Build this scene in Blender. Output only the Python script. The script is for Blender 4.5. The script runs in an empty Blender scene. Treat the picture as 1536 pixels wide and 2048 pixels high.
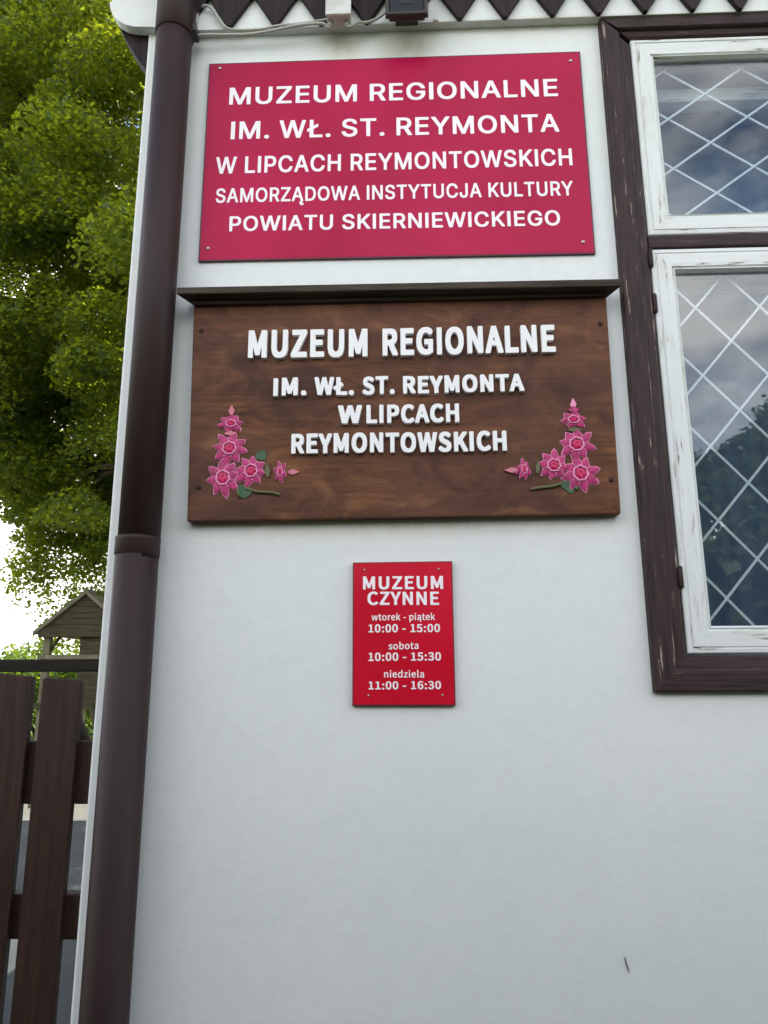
import bpy, bmesh, math, random
import numpy as np
from mathutils import Vector, Matrix
random.seed(7)
rng = np.random.default_rng(11)
sc = bpy.context.scene
C = sc.collection

# ------------------------------------------------------------------ camera, world, sun, exposure
cam_d = bpy.data.cameras.new('camera')
cam = bpy.data.objects.new('camera', cam_d); C.objects.link(cam); sc.camera = cam
PITCH, YAW, ROLL, F = 0.224172, 0.0358683, -0.0044096, 1481.5
right = Vector((math.cos(YAW), math.sin(YAW), 0))
fwd = Vector((-math.sin(YAW)*math.cos(PITCH), math.cos(YAW)*math.cos(PITCH), math.sin(PITCH)))
up = right.cross(fwd)
r2 = math.cos(ROLL)*right + math.sin(ROLL)*up
u2 = -math.sin(ROLL)*right + math.cos(ROLL)*up
M = Matrix((r2, u2, -fwd)).transposed().to_4x4()
M.translation = Vector((0, 0, 1.6))
cam.matrix_world = M
cam_d.sensor_fit = 'VERTICAL'; cam_d.sensor_height = 36.0; cam_d.lens = 36.0*F/2048
cam_d.clip_start = 0.05; cam_d.clip_end = 2000

SUN_EL, SUN_AZ = math.radians(57), math.radians(44)      # behind the house and to the right
world = bpy.data.worlds.new('World'); sc.world = world; world.use_nodes = True
wn = world.node_tree.nodes; wl = world.node_tree.links
for n in list(wn): wn.remove(n)
wo = wn.new('ShaderNodeOutputWorld'); bg = wn.new('ShaderNodeBackground'); sky = wn.new('ShaderNodeTexSky')
sky.sky_type = 'NISHITA'; sky.sun_disc = False; sky.sun_elevation = SUN_EL; sky.sun_rotation = SUN_AZ
sky.air_density = 1.0; sky.dust_density = 0.6; sky.ozone_density = 1.0
tc = wn.new('ShaderNodeTexCoord'); mp = wn.new('ShaderNodeMapping'); mp.inputs['Scale'].default_value = (1.0, 1.0, 2.6)
mp.inputs['Location'].default_value = (1.1, 6.2, 2.0)
nz = wn.new('ShaderNodeTexNoise'); nz.inputs['Scale'].default_value = 1.9; nz.inputs['Detail'].default_value = 7; nz.inputs['Roughness'].default_value = 0.56
cr = wn.new('ShaderNodeValToRGB'); cr.color_ramp.elements[0].position = 0.42; cr.color_ramp.elements[1].position = 0.58
mx = wn.new('ShaderNodeMixRGB'); mx.inputs['Color2'].default_value = (12.5, 12.3, 12.0, 1)
wl.new(tc.outputs['Generated'], mp.inputs['Vector']); wl.new(mp.outputs[0], nz.inputs['Vector'])
sx = wn.new('ShaderNodeSeparateXYZ'); wl.new(tc.outputs['Generated'], sx.inputs[0])      # clouds crowd towards the horizon
ma = wn.new('ShaderNodeMath'); ma.operation = 'MULTIPLY_ADD'; ma.inputs[1].default_value = -0.22; ma.inputs[2].default_value = 0.11
wl.new(sx.outputs['Z'], ma.inputs[0]); mb = wn.new('ShaderNodeMath'); mb.operation = 'ADD'
wl.new(nz.outputs['Fac'], mb.inputs[0]); wl.new(ma.outputs[0], mb.inputs[1]); wl.new(mb.outputs[0], cr.inputs['Fac']); wl.new(cr.outputs['Color'], mx.inputs['Fac'])
wl.new(sky.outputs[0], mx.inputs['Color1']); wl.new(mx.outputs[0], bg.inputs['Color'])
bg.inputs['Strength'].default_value = 0.12
wl.new(bg.outputs[0], wo.inputs['Surface'])
sd = bpy.data.lights.new('sun', 'SUN'); sd.energy = 5.0; sd.angle = math.radians(0.5); sd.color = (1.0, 0.95, 0.86)
so = bpy.data.objects.new('sun', sd); C.objects.link(so)
sdir = Vector((math.sin(SUN_AZ)*math.cos(SUN_EL), math.cos(SUN_AZ)*math.cos(SUN_EL), math.sin(SUN_EL)))
so.rotation_euler = sdir.to_track_quat('Z', 'Y').to_euler(); so.location = sdir*60
vs = sc.view_settings
sc.display_settings.display_device = 'sRGB'
vs.view_transform = 'Standard'; vs.look = 'None'; vs.gamma = 1.0; vs.use_curve_mapping = False
vs.exposure = 1.34
sc.render.engine = 'CYCLES'
sc.cycles.max_bounces = 8; sc.cycles.transparent_max_bounces = 12
sc.cycles.use_denoising = True

# ------------------------------------------------------------------ material helpers
def mat(name, col, rough=0.6, spec=0.5, build=None, metal=0.0):
    m = bpy.data.materials.new(name); m.use_nodes = True
    nt = m.node_tree; b = nt.nodes['Principled BSDF']
    b.inputs['Base Color'].default_value = (*col, 1); b.inputs['Roughness'].default_value = rough
    b.inputs['Specular IOR Level'].default_value = spec; b.inputs['Metallic'].default_value = metal
    if build: build(nt, b)
    return m
def coords(nt, scale=(1, 1, 1), src='Object', loc=(0, 0, 0)):
    t = nt.nodes.new('ShaderNodeTexCoord'); p = nt.nodes.new('ShaderNodeMapping')
    p.inputs['Scale'].default_value = scale; p.inputs['Location'].default_value = loc
    if src == 'World':
        g = nt.nodes.new('ShaderNodeNewGeometry'); nt.links.new(g.outputs['Position'], p.inputs['Vector'])
    else: nt.links.new(t.outputs[src], p.inputs['Vector'])
    return p.outputs[0]
def noise(nt, vec, scale, detail=5, rough=0.55, dist=0.0):
    n = nt.nodes.new('ShaderNodeTexNoise'); n.inputs['Scale'].default_value = scale
    n.inputs['Detail'].default_value = detail; n.inputs['Roughness'].default_value = rough; n.inputs['Distortion'].default_value = dist
    nt.links.new(vec, n.inputs['Vector']); return n.outputs['Fac']
def ramp(nt, fac, stops):
    r = nt.nodes.new('ShaderNodeValToRGB'); e = r.color_ramp.elements
    while len(e) < len(stops): e.new(0.5)
    for k, (p, c) in enumerate(stops):
        e[k].position = p; e[k].color = (*c, 1) if len(c) == 3 else c
    nt.links.new(fac, r.inputs['Fac']); return r.outputs['Color']
def mixc(nt, fac, a, b, mode='MIX'):
    m = nt.nodes.new('ShaderNodeMixRGB'); m.blend_type = mode
    for k, v in (('Fac', fac), ('Color1', a), ('Color2', b)):
        if isinstance(v, (int, float)): m.inputs[k].default_value = v
        elif isinstance(v, tuple): m.inputs[k].default_value = (*v, 1)
        else: nt.links.new(v, m.inputs[k])
    return m.outputs[0]
def bump(nt, b, h, strength=0.3, dist=0.002):
    n = nt.nodes.new('ShaderNodeBump'); n.inputs['Strength'].default_value = strength; n.inputs['Distance'].default_value = dist
    nt.links.new(h, n.inputs['Height']); nt.links.new(n.outputs[0], b.inputs['Normal'])
def gray(v): return (v, v, v)

def plaster(nt, b):
    v = coords(nt, src='World')
    c = ramp(nt, noise(nt, v, 1.3, 6, 0.6), [(0.3, (0.685, 0.72, 0.715)), (0.7, (0.74, 0.765, 0.755))])
    fine = ramp(nt, noise(nt, v, 45, 3), [(0.3, gray(0.93)), (0.6, gray(1.0))])
    c = mixc(nt, 0.5, c, fine, 'MULTIPLY')
    # weather stains below the lamp and box; tan shadow painted below the wooden board
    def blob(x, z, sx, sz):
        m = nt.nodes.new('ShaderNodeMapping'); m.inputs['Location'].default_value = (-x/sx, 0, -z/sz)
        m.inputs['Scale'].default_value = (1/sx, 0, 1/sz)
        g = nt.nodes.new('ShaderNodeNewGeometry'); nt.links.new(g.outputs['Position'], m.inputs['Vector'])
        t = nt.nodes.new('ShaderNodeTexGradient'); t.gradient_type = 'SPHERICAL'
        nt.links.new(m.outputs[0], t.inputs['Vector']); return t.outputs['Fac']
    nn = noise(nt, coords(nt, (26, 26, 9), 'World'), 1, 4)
    for (x, z, sx, sz, k) in ((0.01, 3.10, 0.10, 0.07, 0.85), (-0.15, 3.10, 0.07, 0.05, 0.8), (-0.02, 1.915, 0.60, 0.035, 0.55), (0.35, 3.14, 0.4, 0.012, 0.5)):  # board shadow, then a thin tan line along the beam, come last
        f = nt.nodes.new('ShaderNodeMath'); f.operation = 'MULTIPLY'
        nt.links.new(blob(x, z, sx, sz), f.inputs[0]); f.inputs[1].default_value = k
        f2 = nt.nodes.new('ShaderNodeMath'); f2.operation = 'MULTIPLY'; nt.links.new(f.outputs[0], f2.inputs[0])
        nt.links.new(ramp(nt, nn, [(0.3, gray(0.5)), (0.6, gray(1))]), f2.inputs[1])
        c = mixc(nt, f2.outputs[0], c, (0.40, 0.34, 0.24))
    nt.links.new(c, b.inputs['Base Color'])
    h = noise(nt, coords(nt, (9, 9, 14), 'World'), 1, 8, 0.72)
    bump(nt, b, h, 0.2, 0.006)
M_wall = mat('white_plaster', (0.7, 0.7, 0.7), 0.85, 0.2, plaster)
def white_paint(grain):
    def f(nt, b):
        v = coords(nt, grain, 'World')
        n = noise(nt, v, 1, 7, 0.65)
        c = ramp(nt, n, [(0.345, (0.11, 0.10, 0.08)), (0.37, (0.50, 0.50, 0.44)), (0.43, (0.66, 0.69, 0.68)), (0.7, (0.70, 0.725, 0.72))])
        m = noise(nt, coords(nt, (7, 7, 7), 'World'), 1, 4)
        c = mixc(nt, ramp(nt, m, [(0.55, gray(0)), (0.75, gray(0.4))]), c, (0.52, 0.54, 0.45))
        nt.links.new(c, b.inputs['Base Color']); bump(nt, b, n, 0.5, 0.002)
    return f
M_wp_v = mat('weathered_white_paint_upright', (0.7,)*3, 0.55, 0.4, white_paint((90, 90, 9)))
M_wp_h = mat('weathered_white_paint_level', (0.7,)*3, 0.55, 0.4, white_paint((9, 90, 90)))
def brown_paint(grain, peel=0.66):
    def f(nt, b):
        v = coords(nt, grain, 'World')
        n = noise(nt, v, 1, 8, 0.7)
        c = ramp(nt, n, [(0.32, (0.016, 0.011, 0.011)), (0.45, (0.034, 0.020, 0.020)), (0.62, (0.052, 0.032, 0.032)), (peel, (0.066, 0.043, 0.042)), (peel+0.02, (0.33, 0.26, 0.22))])
        nt.links.new(c, b.inputs['Base Color']); bump(nt, b, n, 0.7, 0.003)
    return f
M_br_v = mat('peeling_brown_paint_upright', (0.05,)*3, 0.55, 0.18, brown_paint((110, 110, 7), 0.605))
M_br_h = mat('peeling_brown_paint_level', (0.05,)*3, 0.55, 0.18, brown_paint((7, 110, 110), 0.66))
def dark_wood(nt, b):
    o = nt.nodes.new('ShaderNodeObjectInfo')
    v = coords(nt, (60, 60, 4), 'World')
    n = noise(nt, v, 1, 7, 0.65)
    c = ramp(nt, n, [(0.3, (0.015, 0.007, 0.005)), (0.55, (0.034, 0.015, 0.010)), (0.75, (0.055, 0.027, 0.018))])
    nt.links.new(c, b.inputs['Base Color']); bump(nt, b, n, 0.5, 0.002)
M_fence = mat('brown_stained_boards', (0.05,)*3, 0.55, 0.3, dark_wood)
def cladding(nt, b):
    n = noise(nt, coords(nt, (60, 60, 5), 'World'), 1, 7, 0.65)
    nt.links.new(ramp(nt, n, [(0.3, (0.012, 0.008, 0.008)), (0.7, (0.036, 0.022, 0.023))]), b.inputs['Base Color']); bump(nt, b, n, 0.6, 0.002)
M_eave = mat('dark_brown_cladding', (0.03,)*3, 0.6, 0.15, cladding)
def pipe_paint(nt, b):
    n = noise(nt, coords(nt, (30, 30, 4), 'World'), 1, 5, 0.6)
    nt.links.new(ramp(nt, n, [(0.3, (0.024, 0.0135, 0.013)), (0.7, (0.036, 0.021, 0.019))]), b.inputs['Base Color'])
    nt.links.new(ramp(nt, n, [(0.3, gray(0.46)), (0.7, gray(0.6))]), b.inputs['Roughness'])
M_pipe = mat('brown_coated_pipe', (0.05, 0.03, 0.03), 0.42, 0.2, pipe_paint)
def board_wood(nt, b):
    v = coords(nt, (3.6, 13, 13), 'World')
    n = noise(nt, v, 1, 8, 0.74, 1.2)
    c = ramp(nt, n, [(0.30, (0.035, 0.014, 0.007)), (0.44, (0.10, 0.038, 0.017)), (0.58, (0.17, 0.066, 0.027)), (0.75, (0.30, 0.135, 0.050))])
    g = noise(nt, coords(nt, (3.5, 110, 110), 'World'), 1, 6, 0.65)
    c = mixc(nt, 0.7, c, ramp(nt, g, [(0.36, gray(0.55)), (0.6, gray(1.1))]), 'MULTIPLY')
    big = noise(nt, coords(nt, (3, 3, 5), 'World', (2.4, 0, 1)), 1, 3)
    c = mixc(nt, ramp(nt, big, [(0.40, gray(0.7)), (0.60, gray(0))]), c, (0.100, 0.042, 0.028))
    wear = noise(nt, coords(nt, (7, 7, 11), 'World', (0.7, 0, 3.3)), 1, 6, 0.6, 0.6)
    c = mixc(nt, ramp(nt, wear, [(0.34, gray(0.75)), (0.50, gray(0))]), c, (0.040, 0.017, 0.012))
    c = mixc(nt, ramp(nt, wear, [(0.58, gray(0)), (0.74, gray(0.55))]), c, (0.30, 0.14, 0.055))
    nt.links.new(c, b.inputs['Base Color']); bump(nt, b, g, 0.5, 0.0015)
M_board = mat('varnished_brown_board', (0.1, 0.05, 0.03), 0.55, 0.18, board_wood)
M_bcap = mat('weathered_board_cap', (0.055, 0.04, 0.028), 0.7, 0.15, lambda nt, b: nt.links.new(ramp(nt, noise(nt, coords(nt, (5, 90, 90), 'World'), 1, 6, 0.65), [(0.3, (0.022, 0.015, 0.010)), (0.55, (0.055, 0.042, 0.030)), (0.75, (0.09, 0.075, 0.058))]), b.inputs['Base Color']))
def sign_coat(c0, c1):
    def f(nt, b):
        n = noise(nt, coords(nt, (4, 4, 4), 'World'), 1, 3)
        nt.links.new(ramp(nt, n, [(0.35, c0), (0.65, c1)]), b.inputs['Base Color'])
        n2 = noise(nt, coords(nt, (2.2, 2.2, 2.2), 'World'), 1, 2)
        bump(nt, b, n2, 0.6, 0.03)
    return f
M_crim = mat('crimson_gloss_sheet', (0.4, 0.01, 0.06), 0.33, 0.14, sign_coat((0.36, 0.003, 0.046), (0.43, 0.006, 0.062)))
M_crim_e = mat('crimson_sheet_edge', (0.10, 0.02, 0.04), 0.5, 0.4)
M_red = mat('red_plastic_sheet', (0.55, 0.006, 0.025), 0.35, 0.15, sign_coat((0.50, 0.004, 0.02), (0.58, 0.006, 0.03)))
M_red_e = mat('dark_red_edge', (0.16, 0.01, 0.02), 0.5, 0.4)
M_print = mat('white_print', (0.86, 0.80, 0.84), 0.4, 0.4)
M_letter = mat('white_letter_paint', (0.80, 0.80, 0.80), 0.5, 0.4)
M_letside = mat('dark_letter_side', (0.03, 0.022, 0.02), 0.6, 0.3)
M_petal = mat('carved_pink_paint', (0.45, 0.045, 0.16), 0.45, 0.4, lambda nt, b: nt.links.new(ramp(nt, noise(nt, coords(nt, (90,)*3, 'World'), 1, 3), [(0.35, (0.27, 0.010, 0.085)), (0.65, (0.50, 0.022, 0.16))]), b.inputs['Base Color']))
M_petal_rim = mat('pale_pink_paint', (0.76, 0.27, 0.45), 0.45, 0.4)
M_core = mat('magenta_paint', (0.50, 0.008, 0.09), 0.4, 0.4)
M_bud = mat('cream_bud_paint', (0.55, 0.17, 0.22), 0.5, 0.4)
M_leafp = mat('green_leaf_paint', (0.022, 0.085, 0.035), 0.45, 0.4, lambda nt, b: nt.links.new(ramp(nt, noise(nt, coords(nt, (70,)*3, 'World'), 1, 3), [(0.35, (0.012, 0.07, 0.03)), (0.65, (0.055, 0.11, 0.04))]), b.inputs['Base Color']))
M_stemp = mat('olive_stem_paint', (0.10, 0.11, 0.045), 0.5, 0.4)
M_steel = mat('screw_steel', (0.45, 0.42, 0.42), 0.4, 0.5, metal=0.7)
M_rust = mat('rusty_screw', (0.035, 0.014, 0.009), 0.7, 0.3)
M_pvc = mat('grey_white_pvc', (0.62, 0.62, 0.60), 0.5, 0.4, lambda nt, b: nt.links.new(ramp(nt, noise(nt, coords(nt, (20, 20, 60), 'World'), 1, 4), [(0.35, (0.50, 0.49, 0.45)), (0.65, (0.66, 0.66, 0.64))]), b.inputs['Base Color']))
M_cable = mat('grey_cable_sheath', (0.40, 0.40, 0.37), 0.55, 0.4)
M_black = mat('black_plastic', (0.012, 0.012, 0.013), 0.45, 0.5)
M_lampglass = mat('dark_lamp_glass', (0.008, 0.009, 0.012), 0.25, 0.3)
M_lamprim = mat('dusty_lamp_rim', (0.05, 0.045, 0.038), 0.6, 0.3)
M_bark = mat('tree_bark', (0.09, 0.07, 0.05), 0.9, 0.2, lambda nt, b: (nt.links.new(ramp(nt, noise(nt, coords(nt, (8, 8, 2), 'World'), 1, 6), [(0.35, (0.05, 0.038, 0.028)), (0.65, (0.14, 0.11, 0.085))]), b.inputs['Base Color'])))
M_room = mat('dim_room_paint', (0.16, 0.15, 0.14), 0.9, 0.2, lambda nt, b: nt.links.new(ramp(nt, noise(nt, coords(nt, src='World'), 2, 3), [(0.3, gray(0.13)), (0.7, gray(0.18))]), b.inputs['Base Color']))
M_roof = mat('roof_tiles', (0.12, 0.06, 0.045), 0.8, 0.2, lambda nt, b: nt.links.new(ramp(nt, noise(nt, coords(nt, (6, 3, 6), 'World'), 1, 4), [(0.3, (0.08, 0.045, 0.035)), (0.7, (0.17, 0.09, 0.06))]), b.inputs['Base Color']))
M_glass = bpy.data.materials.new('window_glass'); M_glass.use_nodes = True
nt = M_glass.node_tree
for n in list(nt.nodes): nt.nodes.remove(n)
go = nt.nodes.new('ShaderNodeOutputMaterial'); gm = nt.nodes.new('ShaderNodeMixShader'); lw = nt.nodes.new('ShaderNodeLayerWeight'); pw = nt.nodes.new('ShaderNodeMath'); pw.operation = 'POWER'; pw.inputs[1].default_value = 5; gf = nt.nodes.new('ShaderNodeMath'); gf.operation = 'MULTIPLY_ADD'; gf.inputs[1].default_value = 0.92; gf.inputs[2].default_value = 0.08
nt.links.new(lw.outputs['Facing'], pw.inputs[0]); nt.links.new(pw.outputs[0], gf.inputs[0])
gt = nt.nodes.new('ShaderNodeBsdfTransparent'); gt.inputs['Color'].default_value = (0.86, 0.90, 0.92, 1)
gg = nt.nodes.new('ShaderNodeBsdfGlossy'); gg.inputs['Roughness'].default_value = 0.01
gb = nt.nodes.new('ShaderNodeBump'); gb.inputs['Strength'].default_value = 0.04; gb.inputs['Distance'].default_value = 0.01
nt.links.new(noise(nt, coords(nt, (5, 5, 3), 'World'), 1, 2), gb.inputs['Height'])
nt.links.new(gb.outputs[0], gg.inputs['Normal'])
nt.links.new(gf.outputs[0], gm.inputs['Fac']); nt.links.new(gt.outputs[0], gm.inputs[1]); nt.links.new(gg.outputs[0], gm.inputs[2]); nt.links.new(gm.outputs[0], go.inputs['Surface'])

def leaf_mat(name, dark, light, trans):
    m = bpy.data.materials.new(name); m.use_nodes = True; nt = m.node_tree
    for n in list(nt.nodes): nt.nodes.remove(n)
    o = nt.nodes.new('ShaderNodeOutputMaterial'); at = nt.nodes.new('ShaderNodeAttribute'); at.attribute_name = 'tint'
    c1 = ramp(nt, at.outputs['Fac'], [(0.0, dark), (1.0, light)])
    c2 = ramp(nt, at.outputs['Fac'], [(0.0, tuple(x*0.75 for x in trans)), (1.0, trans)])
    p = nt.nodes.new('ShaderNodeBsdfPrincipled'); p.inputs['Roughness'].default_value = 0.42; p.inputs['Specular IOR Level'].default_value = 0.45
    nt.links.new(c1, p.inputs['Base Color'])
    t = nt.nodes.new('ShaderNodeBsdfTranslucent'); nt.links.new(c2, t.inputs['Color'])
    mm = nt.nodes.new('ShaderNodeMixShader'); mm.inputs['Fac'].default_value = 0.42
    nt.links.new(p.outputs[0], mm.inputs[1]); nt.links.new(t.outputs[0], mm.inputs[2]); nt.links.new(mm.outputs[0], o.inputs['Surface'])
    return m
M_leaf = leaf_mat('maple_leaves', (0.006, 0.024, 0.010), (0.040, 0.080, 0.020), (0.54, 0.63, 0.026))
M_leaf2 = leaf_mat('bush_leaves', (0.03, 0.07, 0.012), (0.08, 0.13, 0.02), (0.24, 0.34, 0.02))
M_leaf3 = leaf_mat('far_tree_leaves', (0.03, 0.06, 0.02), (0.07, 0.11, 0.03), (0.12, 0.18, 0.03))

# ------------------------------------------------------------------ object helpers
def obj(name, me, parent=None, m=None):
    o = bpy.data.objects.new(name, me); C.objects.link(o)
    if parent is not None: o.parent = parent
    if m is not None:
        me.materials.clear(); me.materials.append(m)
    return o
def thing(name, label, cat, loc=(0, 0, 0), group=None):
    o = bpy.data.objects.new(name, None); C.objects.link(o); o.location = loc; o.empty_display_size = 0.1
    o['label'] = label; o['category'] = cat
    if group: o['group'] = group
    return o
def tag(o, label, cat, group=None):
    o['label'] = label; o['category'] = cat
    if group: o['group'] = group
def local(me, parent):                                    # mesh written in world metres, parent somewhere else
    if parent is not None:
        r = parent
        off = Vector((0, 0, 0))
        while r is not None: off += r.location; r = r.parent
        me.transform(Matrix.Translation(-off))
def bm_obj(name, bm, parent, m, smooth=False):
    me = bpy.data.meshes.new(name)
    bmesh.ops.recalc_face_normals(bm, faces=bm.faces)
    bm.to_mesh(me); bm.free(); local(me, parent)
    if smooth:
        for p in me.polygons: p.use_smooth = True
    return obj(name, me, parent, m)
def add_box(bm, x0, x1, y0, y1, z0, z1, bev=0.0):
    vs_ = [bm.verts.new(p) for p in ((x0, y0, z0), (x1, y0, z0), (x1, y1, z0), (x0, y1, z0), (x0, y0, z1), (x1, y0, z1), (x1, y1, z1), (x0, y1, z1))]
    fs = [bm.faces.new([vs_[i] for i in q]) for q in ((3, 2, 1, 0), (4, 5, 6, 7), (0, 1, 5, 4), (1, 2, 6, 5), (2, 3, 7, 6), (3, 0, 4, 7))]
    if bev:
        es = set(e for f in fs for e in f.edges)
        bmesh.ops.bevel(bm, geom=list(es), offset=bev, segments=2, affect='EDGES', profile=0.5)
def box(name, x0, x1, y0, y1, z0, z1, parent, m, bev=0.0):
    bm = bmesh.new(); add_box(bm, x0, x1, y0, y1, z0, z1, bev); return bm_obj(name, bm, parent, m)
def add_prism(bm, pts, y0, y1):                            # outline in XZ, pushed along Y
    a = [bm.verts.new((x, y0, z)) for x, z in pts]; b = [bm.verts.new((x, y1, z)) for x, z in pts]
    bm.faces.new(a); bm.faces.new(b[::-1])
    for i in range(len(pts)): bm.faces.new((a[i-1], a[i], b[i], b[i-1]))
def prism(name, pts, y0, y1, parent, m, bev=0.0):
    bm = bmesh.new(); add_prism(bm, pts, y0, y1)
    if bev: bmesh.ops.bevel(bm, geom=list(bm.edges), offset=bev, segments=2, affect='EDGES', profile=0.5)
    return bm_obj(name, bm, parent, m)
def add_ring(bm, cx, cy, prof, seg=36):                   # lathe round a vertical axis: prof = [(r, z)]
    rings = [[bm.verts.new((cx+r*math.cos(2*math.pi*k/seg), cy+r*math.sin(2*math.pi*k/seg), z)) for k in range(seg)] for r, z in prof]
    for a, b in zip(rings, rings[1:]):
        for k in range(seg): bm.faces.new((a[k-1], a[k], b[k], b[k-1]))
    bm.faces.new(rings[0][::-1]); bm.faces.new(rings[-1])
def lathe(name, cx, cy, prof, parent, m, seg=36):
    bm = bmesh.new(); add_ring(bm, cx, cy, prof, seg)
    o = bm_obj(name, bm, parent, m)
    for p in o.data.polygons: p.use_smooth = len(p.vertices) == 4
    return o
def add_tube(bm, pts, rad, seg=8):
    pts = [Vector(p) for p in pts]; n = len(pts)
    rs = rad if isinstance(rad, (list, tuple)) else [rad]*n
    rings = []; prev = None
    for i, p in enumerate(pts):
        t = (pts[min(i+1, n-1)]-pts[max(i-1, 0)]).normalized()
        ref = Vector((0, 0, 1)) if abs(t.z) < 0.9 else Vector((1, 0, 0))
        a = t.cross(ref).normalized() if prev is None else (prev - t*prev.dot(t)).normalized()
        b = t.cross(a); prev = a
        rings.append([bm.verts.new(p + (a*math.cos(2*math.pi*k/seg)+b*math.sin(2*math.pi*k/seg))*rs[i]) for k in range(seg)])
    for a, b in zip(rings, rings[1:]):
        for k in range(seg): bm.faces.new((a[k-1], a[k], b[k], b[k-1]))
    bm.faces.new(rings[0]); bm.faces.new(rings[-1][::-1])
def tube(name, pts, rad, parent, m, seg=8):
    bm = bmesh.new(); add_tube(bm, pts, rad, seg); return bm_obj(name, bm, parent, m, True)
def spline(pts, n=8):
    out = []; P = [Vector(p) for p in pts]; P = [P[0]*2-P[1]]+P+[P[-1]*2-P[-2]]
    for i in range(1, len(P)-2):
        for k in range(n):
            t = k/n; a, b, c, d = P[i-1:i+3]
            out.append(0.5*((2*b)+(-a+c)*t+(2*a-5*b+4*c-d)*t*t+(-a+3*b-3*c+d)*t**3))
    return out+[P[-2]]

# ------------------------------------------------------------------ ground
def sheet(name, x0, x1, y0, y1, z, m, nx=1, ny=1):
    me = bpy.data.meshes.new(name)
    me.from_pydata([(x0, y0, z), (x1, y0, z), (x1, y1, z), (x0, y1, z)], [], [(0, 1, 2, 3)])
    o = obj(name, me, None, m); o['kind'] = 'structure'; return o
def grass_m(nt, b):
    v = coords(nt, src='World')
    c = ramp(nt, noise(nt, v, 0.35, 6, 0.6), [(0.3, (0.07, 0.11, 0.02)), (0.7, (0.16, 0.20, 0.035))])
    nt.links.new(mixc(nt, 0.6, c, ramp(nt, noise(nt, v, 14, 4), [(0.3, gray(0.5)), (0.7, gray(1.1))]), 'MULTIPLY'), b.inputs['Base Color'])
    bump(nt, b, noise(nt, v, 25, 3), 0.8, 0.03)
M_grass = mat('lawn_grass', (0.08, 0.1, 0.03), 0.9, 0.1, grass_m)
def pave_m(a, c_):
    def f(nt, b):
        v = coords(nt, src='World')
        c = ramp(nt, noise(nt, v, 1.2, 6, 0.6), [(0.3, a), (0.7, c_)])
        nt.links.new(mixc(nt, 0.5, c, ramp(nt, noise(nt, v, 50, 3), [(0.3, gray(0.7)), (0.7, gray(1.1))]), 'MULTIPLY'), b.inputs['Base Color'])
        bump(nt, b, noise(nt, v, 60, 3), 0.5, 0.005)
    return f
M_pave = mat('dark_brick_yard', (0.12,)*3, 0.85, 0.2, pave_m((0.05, 0.045, 0.04), (0.09, 0.08, 0.07)))
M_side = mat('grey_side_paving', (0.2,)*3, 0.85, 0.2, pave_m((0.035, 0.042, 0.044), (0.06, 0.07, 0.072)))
M_sand = mat('pale_gravel', (0.5,)*3, 0.9, 0.2, pave_m((0.48, 0.44, 0.33), (0.60, 0.56, 0.44)))
sheet('ground', -600, 600, -600, 600, 0.0, M_grass)
sheet('yard', -9, 16, -13, 1.495, 0.004, M_pave)
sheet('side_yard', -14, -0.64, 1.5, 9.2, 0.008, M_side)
sheet('gravel_path', -40, 8, 9.2, 11.2, 0.006, M_sand)
sheet('far_path', -80, 10, 31, 36, 0.008, M_sand)

# ------------------------------------------------------------------ house
WX0, WX1, WY = -0.632, 7.4, 1.5
house = thing('house', 'white plastered museum house with dark brown pointed gable boards and a lattice window', 'house', (3.4, 1.5, 0))
hx0, hx1, hz0, hz1 = 0.500, 1.434, 1.61, 3.108
bm = bmesh.new()
def ringquads(bm, o, i, y, flip=False):
    O = [bm.verts.new((x, y, z)) for x, z in o]; I = [bm.verts.new((x, y, z)) for x, z in i]
    for k in range(4): bm.faces.new((O[k-1], O[k], I[k], I[k-1]))
    return O, I
ZT = 3.36
Of, If = ringquads(bm, [(WX0+.006, 0), (WX1, 0), (WX1, ZT), (WX0+.006, ZT)], [(hx0, hz0), (hx1, hz0), (hx1, hz1), (hx0, hz1)], WY)
Ob, Ib = ringquads(bm, [(WX0+.25, 0), (WX1, 0), (WX1, ZT), (WX0+.25, ZT)], [(hx0, hz0), (hx1, hz0), (hx1, hz1), (hx0, hz1)], WY+.28)
for k in range(4): bm.faces.new((If[k-1], If[k], Ib[k], Ib[k-1]))
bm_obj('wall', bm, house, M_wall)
bm = bmesh.new()                                           # corner and long left side
a = [(WX0+.006, WY), (WX0+.002, WY+.002), (WX0, WY+.006), (WX0, 8.0), (WX0+.25, 8.0), (WX0+.25, WY+.28)]
lo = [bm.verts.new((x, y, 0)) for x, y in a]; hi = [bm.verts.new((x, y, ZT)) for x, y in a]
for k in range(1, len(a)): bm.faces.new((lo[k-1], lo[k], hi[k], hi[k-1]))
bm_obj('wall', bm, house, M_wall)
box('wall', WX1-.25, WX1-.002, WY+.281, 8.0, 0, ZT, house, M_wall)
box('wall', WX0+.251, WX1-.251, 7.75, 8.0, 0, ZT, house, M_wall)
box('room_floor', WX0+.252, WX1-.252, WY+.282, 7.748, 0.02, 0.10, house, M_room)
box('room_wall', WX0+.252, WX1-.252, 5.2, 5.3, 0.10, 3.2, house, M_room)
box('ceiling', WX0+.252, WX1-.252, WY+.282, 7.748, 3.2, 3.3, house, M_room)
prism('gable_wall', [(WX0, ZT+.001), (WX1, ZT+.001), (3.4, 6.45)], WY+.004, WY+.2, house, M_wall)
prism('gable_wall', [(WX0, ZT+.001), (WX1, ZT+.001), (3.4, 6.45)], 7.8, 7.99, house, M_wall)
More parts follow.
